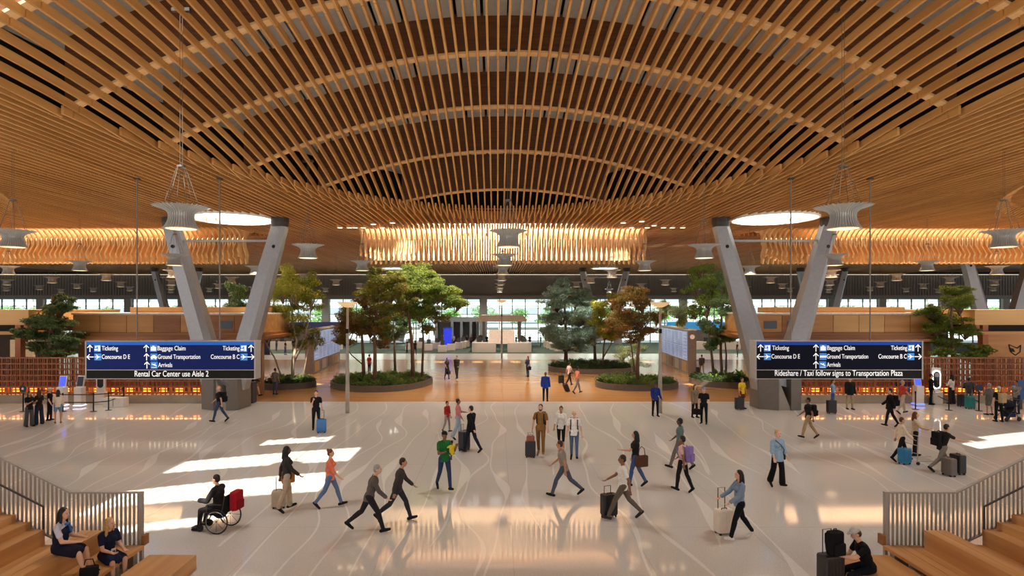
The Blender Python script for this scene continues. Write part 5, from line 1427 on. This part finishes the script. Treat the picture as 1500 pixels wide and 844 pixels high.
# ================================================================ seating steps in the two front corners
def corner(s):
    side = 'left' if s < 0 else 'right'
    def bx(mb, a, y0, z0, b, y1, z1): return mb.box(min(s*a,s*b), y0, z0, max(s*a,s*b), y1, z1)
    YF, YN = 13.05, 4.0
    t = empty('seating_steps', (0,0,0), label='stepped timber seating in the %s front corner' % side, cat='seating')
    t.location = (s*9.2, YF, 0)
    def part(name, mb, mat): mb.v = [(v[0]-s*9.2, v[1]-YF, v[2]) for v in mb.v]; return mb.build(name, mat, t)
    part('low_platform', bx(MB(), 6.95, YN, 0, 7.98 if s < 0 else 8.2, 12.85, .29), SEATW)
    part('bench_slab', bx(bx(bx(MB(), 8.2, YN, .36, 8.52, YF-.02, .43), 8.53, YN, .36, 8.74, YF-.02, .43), 8.75, YN, .36, 9.0, YF-.02, .43), SEATW)
    part('bench_support', bx(bx(MB(), 8.3, YF-.25, 0, 8.6, YF-.1, .36), 8.75, YN, 0, 8.95, YF-.1, .36), M((150,140,128), .6, name='grey support'))
    part('beam_seat', bx(bx(MB(), 8.95, YN, .43, 9.18, YF-.25, .85), 9.19, YN, .43, 9.42, YF-.25, .85), SEATW)
    ring = MB(); cx, cz = s*9.16, .64
    ring.lathe([(.105,0),(.13,0),(.13,-.015),(.105,-.015)], n=24).xf(Matrix.Translation((cx, YF-.26, cz)) @ Matrix.Rotation(PI/2,4,'X'))
    ring.tube([(cx-.06,YF-.262,cz-.05),(cx-.02,YF-.262,cz+.05),(cx+.05,YF-.262,cz-.01)], .008, 5)
    part('round_emblem', ring, M((176,140,96), .4, name='routed emblem'))
    mb = MB()
    for k in range(14):
        x0 = 9.42 + .32*k; z = .30 + .165*k
        if k < 3: z = .45
        bx(mb, x0, YN, 0, x0+.325, YF-.05, z+.0)
    part('steps', mb, SEATW)
    # tall guard of flat grey slats that turns up along the stair
    g = empty('balustrade', (s*8.4, YF+.1, 0), label='grey slatted metal guard closing the %s seating steps' % side, cat='balustrade')
    def gp(name, mb, mat, par=None): mb.v = [(v[0]-s*8.4, v[1]-YF-.1, v[2]) for v in mb.v]; return mb.build(name, mat, par or g)
    GS = M((170,168,160), .45, .25, name='grey guard metal', var=.06)
    def topz(x): return 1.56 + max(0, x-9.92)*.505
    def botz(x): return .36 + max(0, x-9.92)*.505*.95
    x = 8.36; ang = math.radians(24)
    while x < 13.6:
        c = s*(x+.04); mb = MB(); w_ = .036
        dx, dy = w_*math.cos(ang), w_*math.sin(ang)*s
        z0, z1 = botz(x), topz(x)-.02
        n = Vector((-dy, dx, 0)).normalized()*.006
        p = [Vector((c-dx, YF+.1-dy, 0)), Vector((c+dx, YF+.1+dy, 0))]
        q = [p[0]-n, p[1]-n, p[1]+n, p[0]+n]
        mb.hexa([v+Vector((0,0,z0)) for v in q], [v+Vector((0,0,z1)) for v in q])
        gp('slat', mb, GS); x += .0965
    rail = MB(); rail.bar((s*8.33,YF+.1,1.56),(s*9.92,YF+.1,1.56),.07,.03); rail.bar((s*9.92,YF+.1,1.56),(s*13.6,YF+.1,topz(13.6)),.07,.03)
    gp('top_rail', rail, GS)
    b = MB(); b.bar((s*8.33,YF+.1,.36),(s*9.92,YF+.1,.36),.07,.03); b.bar((s*9.92,YF+.1,.36),(s*13.6,YF+.1,botz(13.6)),.07,.03); gp('bottom_rail', b, GS)
    gp('end_post', MB().box(min(s*8.3,s*8.36),YF+.06,.0,max(s*8.3,s*8.36),YF+.14,1.58), GS)
    hr = MB(); hr.tube([(s*10.42,YF-.05,.62),(s*10.42,YF-.05,1.30),(s*13.6,YF-.05,1.30+3.18*.505)], .022, 8)
    gp('handrail', hr, DSTEEL)
    fb = MB()
    bx(fb, 8.22, YF+.02, .40, 8.29, YF+.2, .62); gp('end_block', fb, FASC2)
corner(-1); corner(1)
# seated people
def atz(px, py, z): return flo(px, py, z)
b = atz(80, 812, .85); pos = Vector((-8.98, b.y, 0))
person(pos,1.68,97,'dark-haired woman in a navy vest, white blouse and skirt seated on the left beam', (200,200,214),(24,26,40),('long','black'),'l','sit',((22,6,62),(22,4,62)),seat=.88,sleeve='short',pants='skirt',lean=6,head=-10,shoes=(24,22,22),knee=64,thigh=78,spread=5,key='w1',vest=(28,32,52))
b = atz(168, 815, .43); pos = Vector((-8.56, b.y-.12, 0))
person(pos,1.68,62,'blond woman in a navy dress seated on the left bench with an ID card', (26,32,56),(26,32,56),('wavy','blond'),'l','sit',((20,6,58),(24,4,60)),seat=.43,sleeve='short',pants='skirt',lean=8,head=16,shoes=(30,26,26),knee=80,thigh=82,spread=5,key='w2')
p = PEOPLE['w2']; t = empty('name_badge', p['T'](.02,-.155,.12), p['face'], label='white ID card hanging at the waist of the blond woman', cat='badge')
MB().box(-.045,-.045,-.06,.045,-.035,.06).build('card', WHITE, t); MB().box(-.03,-.05,-.035,.03,-.044,.02).build('photo_patch', M((70,70,78), .5), t)
p = PEOPLE['w1']
mb = MB(); mb.ell(p['Tl'](0,-.1,.5), (.07,.05,.03)); mb.cap(p['Tl'](.02,-.13,.47), .022, p['Tl'](.03,-.17,.34), .028)
raw(mb, 'neck_scarf', fabric((64,104,160)), p['t'], .011)
mb = MB()
for q in (1,-1): pass
h = empty('handbag', p['pos'] + Vector((.62,-.05,.43)), math.radians(20), label='black handbag on the bench beside the dark-haired woman', cat='bag')
MB().rbox(-.16,-.07,0,.16,.07,.2,.04).build('pouch', fabric((22,22,24)), h); MB().tube([(-.1,0,.19),(-.06,0,.34),(.06,0,.34),(.1,0,.19)], .011, 6).build('strap', fabric((22,22,24)), h)
b = atz(1254, 838, .29); pos = Vector((7.25, b.y, 0))
person(pos,1.78,262,'man in black with a light grey cap seated on the right low platform', (18,18,20),(16,18,26),('short','brown'),'l','sit',((52,12,48),(26,8,56)),seat=.29,sleeve='short',lean=20,nod=18,cap=(190,186,182),shoes=(210,206,200),knee=62,thigh=72,key='m1')
q = atz(1205, 850, 0); 
suitcase(Vector((6.42, 11.95, 0)), 12, (44,42,44), 'dark grey suitcase standing beside the seated man in the cap', .68, .46, .3, .48)
t = empty('backpack', (6.50, 11.93, .69), math.radians(15), label='black backpack resting on top of the dark grey suitcase', cat='backpack')
MB().rbox(-.17,-.1,0,.17,.1,.46,.07).build('pack', fabric((18,18,20)), t); MB().rbox(-.13,-.17,.03,.13,-.09,.26,.04).build('pocket', fabric((22,22,24)), t)
for q in (-1,1): MB().tube([(q*.1,.09,.42),(q*.12+.06,.18,.36),(q*.12+.08,.2,.18),(q*.11,.1,.05)], .018, 6).build('strap', fabric((20,20,22)), t)
MB().tube([(-.04,0,.45),(-.03,0,.52),(.03,0,.52),(.04,0,.45)], .011, 6).build('grab_handle', fabric((20,20,22)), t)
# ================================================================ queue posts, machines and banners by the screens
def stanchion(px, py, label, to=None, to_label=None):
    p = flo(px, py)
    t = empty('rope_post', p, label=label, cat='rope post', group='black rope posts')
    MB().lathe([(.02,.0),(.17,.0),(.17,.015),(.05,.03),(.02,.03)], n=20).build('base', RUB, t); MB().tube([(0,0,.02),(0,0,.98)], .033, 10).build('post', BLACK, t)
    MB().tube([(0,0,.9),(0,0,1.02)], .042, 10).build('belt_head', BLACK, t)
    if to is not None:
        q = flo(*to) - p
        for z in (.93, .5):
            MB().hexa([(0,-.004,z-.025),(q.x,q.y-.004,z-.025),(q.x,q.y+.004,z-.025),(0,.004,z-.025)], [(0,-.004,z+.025),(q.x,q.y-.004,z+.025),(q.x,q.y+.004,z+.025),(0,.004,z+.025)]).build('belt', BLACK, t)
    return t
t = stanchion(34, 603, 'black rope post carrying a round sign at the far left', None)
MB().lathe([(.001,-.015),(.2,-.015),(.2,.015),(.001,.015)], n=24).xf(Matrix.Translation((0,-.02,1.25)) @ Matrix.Rotation(PI/2,4,'X')).build('round_sign', M((26,26,30), .5, name='dark sign disc'), t)
MB().prism_xz([(-.05,-.05),(.05,-.05),(.05,0),(.08,0),(0,.09),(-.08,0),(-.05,0)], -.045, -.04).xf(Matrix.Translation((0,0,1.25))).build('sign_symbol', WHITE, t)
stanchion(92, 603, 'black rope post by the leftmost white check-in machine', (137,603))
stanchion(137, 603, 'black rope post in the middle of the left queue', (159,601))
stanchion(159, 601, 'black rope post under the left sign, second from the right', (181,592))
stanchion(181, 592, 'black rope post at the right end of the left queue')
stanchion(56, 594, 'black rope post behind the two women at the far left', (92,603))
stanchion(1341, 600, 'black rope post left of the man by the lit mirror')
stanchion(1390, 601, 'black rope post in the middle of the right queue', (1368,590))
stanchion(1434, 602, 'black rope post with a round blue sign in the right queue', (1408,590))
p = flo(1434,602); t = empty('round_sign', p + Vector((-.03,-.04,1.02)), label='round dark blue sign on top of a rope post in the right queue', cat='sign')
MB().lathe([(.001,-.015),(.22,-.015),(.22,.015),(.001,.015)], n=24).xf(Matrix.Translation((0,0,.24)) @ Matrix.Rotation(PI/2,4,'X')).build('disc', M((24,34,66), .5, name='navy disc'), t); MB().bar((0,0,0),(0,0,.05),.05).build('clip', BLACK, t)
def machine(px, py, label, col, sc, lit=None, h=1.15):
    p = flo(px, py); t = empty('self_service_machine', p, label=label, cat='machine', group='white self-service machines')
    MB().rbox(-.22,-.2,.0,.22,.2,h,.04).build('pedestal', WHITE, t)
    MB().hexa([(-.2,-.02,h),(.2,-.02,h),(.2,.06,h),(-.2,.06,h)], [(-.2,.1,h+.62),(.2,.1,h+.62),(.2,.18,h+.62),(-.2,.18,h+.62)]).build('screen_back', WHITE, t)
    MB().hexa([(-.17,-.035,h+.04),(.17,-.035,h+.04),(.17,-.02,h+.04),(-.17,-.02,h+.04)], [(-.17,.08,h+.58),(.17,.08,h+.58),(.17,.095,h+.58),(-.17,.095,h+.58)]).build('screen', sc, t)
    if lit: MB().box(-.25,-.23,.08,.25,.23,.12).build('floor_light', lit, t)
    return t
BLU = M((60,80,190), .3, emit=1.2, emit_rgb=(60,80,220), name='blue screen', var=.3, scale=8); DRK = M((22,26,40), .3, name='dark screen')
LITW = M((220,224,255), .5, emit=2.0, name='light strip', var=0); LITB = M((90,120,255), .5, emit=2.5, name='blue light strip', var=0)
machine(91, 596, 'white self-service machine with a blue lit screen at the left', WHITE, BLU, LITW); machine(117, 596, 'white self-service machine with a dark screen left of the left sign', WHITE, DRK, LITW)
machine(1345, 594, 'white self-service machine with a blue screen beside the man in black', WHITE, BLU, LITB)
def oval_machine(px, py, label, lit):
    p = flo(px, py); t = empty('oval_kiosk', p, label=label, cat='machine')
    MB().rbox(-.3,-.18,0,.3,.18,.72,.05).build('pedestal', WHITE, t)
    MB().box(-.27,-.03,.7,.27,.08,2.15).build('back_board', WHITE, t)
    def oval(r): return [(r*math.cos(a*PI/12), 1.45 + (r*math.sin(a*PI/12)) + (.3 if a <= 12 else -.3)) for a in range(24)]
    MB().prism_xz(oval(.245), -.06, -.03).build('oval_rim', M((255,250,244), .5, emit=4.0, name='white light rim', var=0) if lit else WHITE, t)
    MB().prism_xz(oval(.185), -.075, -.055).build('oval_mirror', M((40,40,44), .1, name='dark mirror'), t)
    MB().box(-.12,-.09,1.62,.12,-.07,1.85).build('card_reader', M((170,170,176), .4, name='pale panel'), t)
    return t
oval_machine(148, 592, 'tall white kiosk with a black oval panel under the left sign', False); oval_machine(1371, 592, 'tall white kiosk with a glowing oval rim at the right', True)
t = empty('white_box', flo(170,596), label='low white box behind the left rope posts', cat='box'); MB().rbox(-.6,-.25,0,.6,.25,.55,.04).build('box_body', WHITE, t); MB().box(-.02,-.26,.05,.0,-.245,.5).build('door_gap', DSTEEL, t)
t = empty('banner_stand', flo(1323,590), label='tall blue banner stand under the right sign', cat='banner stand')
MB().box(-.42,-.03,.04,.42,.03,2.15).build('banner', M((30,48,120), .5, name='blue banner', var=.15), t); MB().box(-.44,-.2,0,.44,.2,.05).build('base', DSTEEL, t)
MB().ell((0,-.035,1.85),(.14,.006,.14)).build('round_mark', M((90,120,170), .5), t)
t = empty('litter_bin', flo(366,590), label='dark grey litter bin beside the left column base', cat='bin'); MB().rbox(-.3,-.3,0,.3,.3,1.25,.04).build('bin_body', DSTEEL, t); MB().box(-.2,-.315,.95,.2,-.29,1.1).build('slot', BLACK, t)
t = empty('round_blue_panel', flo(1497,600) + Vector((0,0,.0)), label='large round blue panel at the right edge', cat='panel')
MB().lathe([(.001,-.02),(.55,-.02),(.55,.02),(.001,.02)], n=28).xf(Matrix.Translation((0,0,1.1)) @ Matrix.Rotation(PI/2,4,'X')).build('disc', M((36,80,140), .5, name='blue disc'), t); MB().box(-.05,.02,0,.05,.08,1.2).build('stand', DSTEEL, t)

# ================================================================ bake remeshed surfaces, turn lettering into meshes
bpy.context.view_layer.update()
dg = bpy.context.evaluated_depsgraph_get()
new = [(o, bpy.data.meshes.new_from_object(o.evaluated_get(dg), depsgraph=dg)) for o in _raw]
for o, me in new:
    o.modifiers.clear(); old = o.data; o.data = me; bpy.data.meshes.remove(old)
import bmesh
for o, hz in HEMS:
    if hz is None: continue
    bm = bmesh.new(); bm.from_mesh(o.data)
    bmesh.ops.bisect_plane(bm, geom=bm.verts[:]+bm.edges[:]+bm.faces[:], plane_co=(0,0,hz), plane_no=(0,0,-1), clear_outer=False)
    # only the trunk is trimmed: sleeves hang outside it
    xs_h = [f for f in bm.faces if f.calc_center_median().z < hz]
    seen = set(); keep = []
    bm.faces.ensure_lookup_table(); fs = set(xs_h)
    while fs:
        st_ = [fs.pop()]; isl_ = list(st_)
        while st_:
            f = st_.pop()
            for e in f.edges:
                for g in e.link_faces:
                    if g in fs: fs.discard(g); st_.append(g); isl_.append(g)
        cx_ = sum(f.calc_center_median().x for f in isl_)/len(isl_)
        if abs(cx_) < .1: keep += isl_
    bmesh.ops.delete(bm, geom=keep, context='FACES'); bm.to_mesh(o.data); bm.free()
for o, width in texts:
    me = bpy.data.meshes.new_from_object(o.evaluated_get(dg), depsgraph=dg)
    xs_ = [v.co.x for v in me.vertices]; w0 = max(xs_)-min(xs_); k = width/w0; mn = min(xs_)
    for v in me.vertices: v.co.x = (v.co.x-mn)*k
    n = bpy.data.objects.new('lettering', me); COL.objects.link(n); n.parent = o.parent; n.location = o.location; n.rotation_euler = o.rotation_euler
    cu = o.data; bpy.data.objects.remove(o); bpy.data.curves.remove(cu)
    n.name = 'lettering'
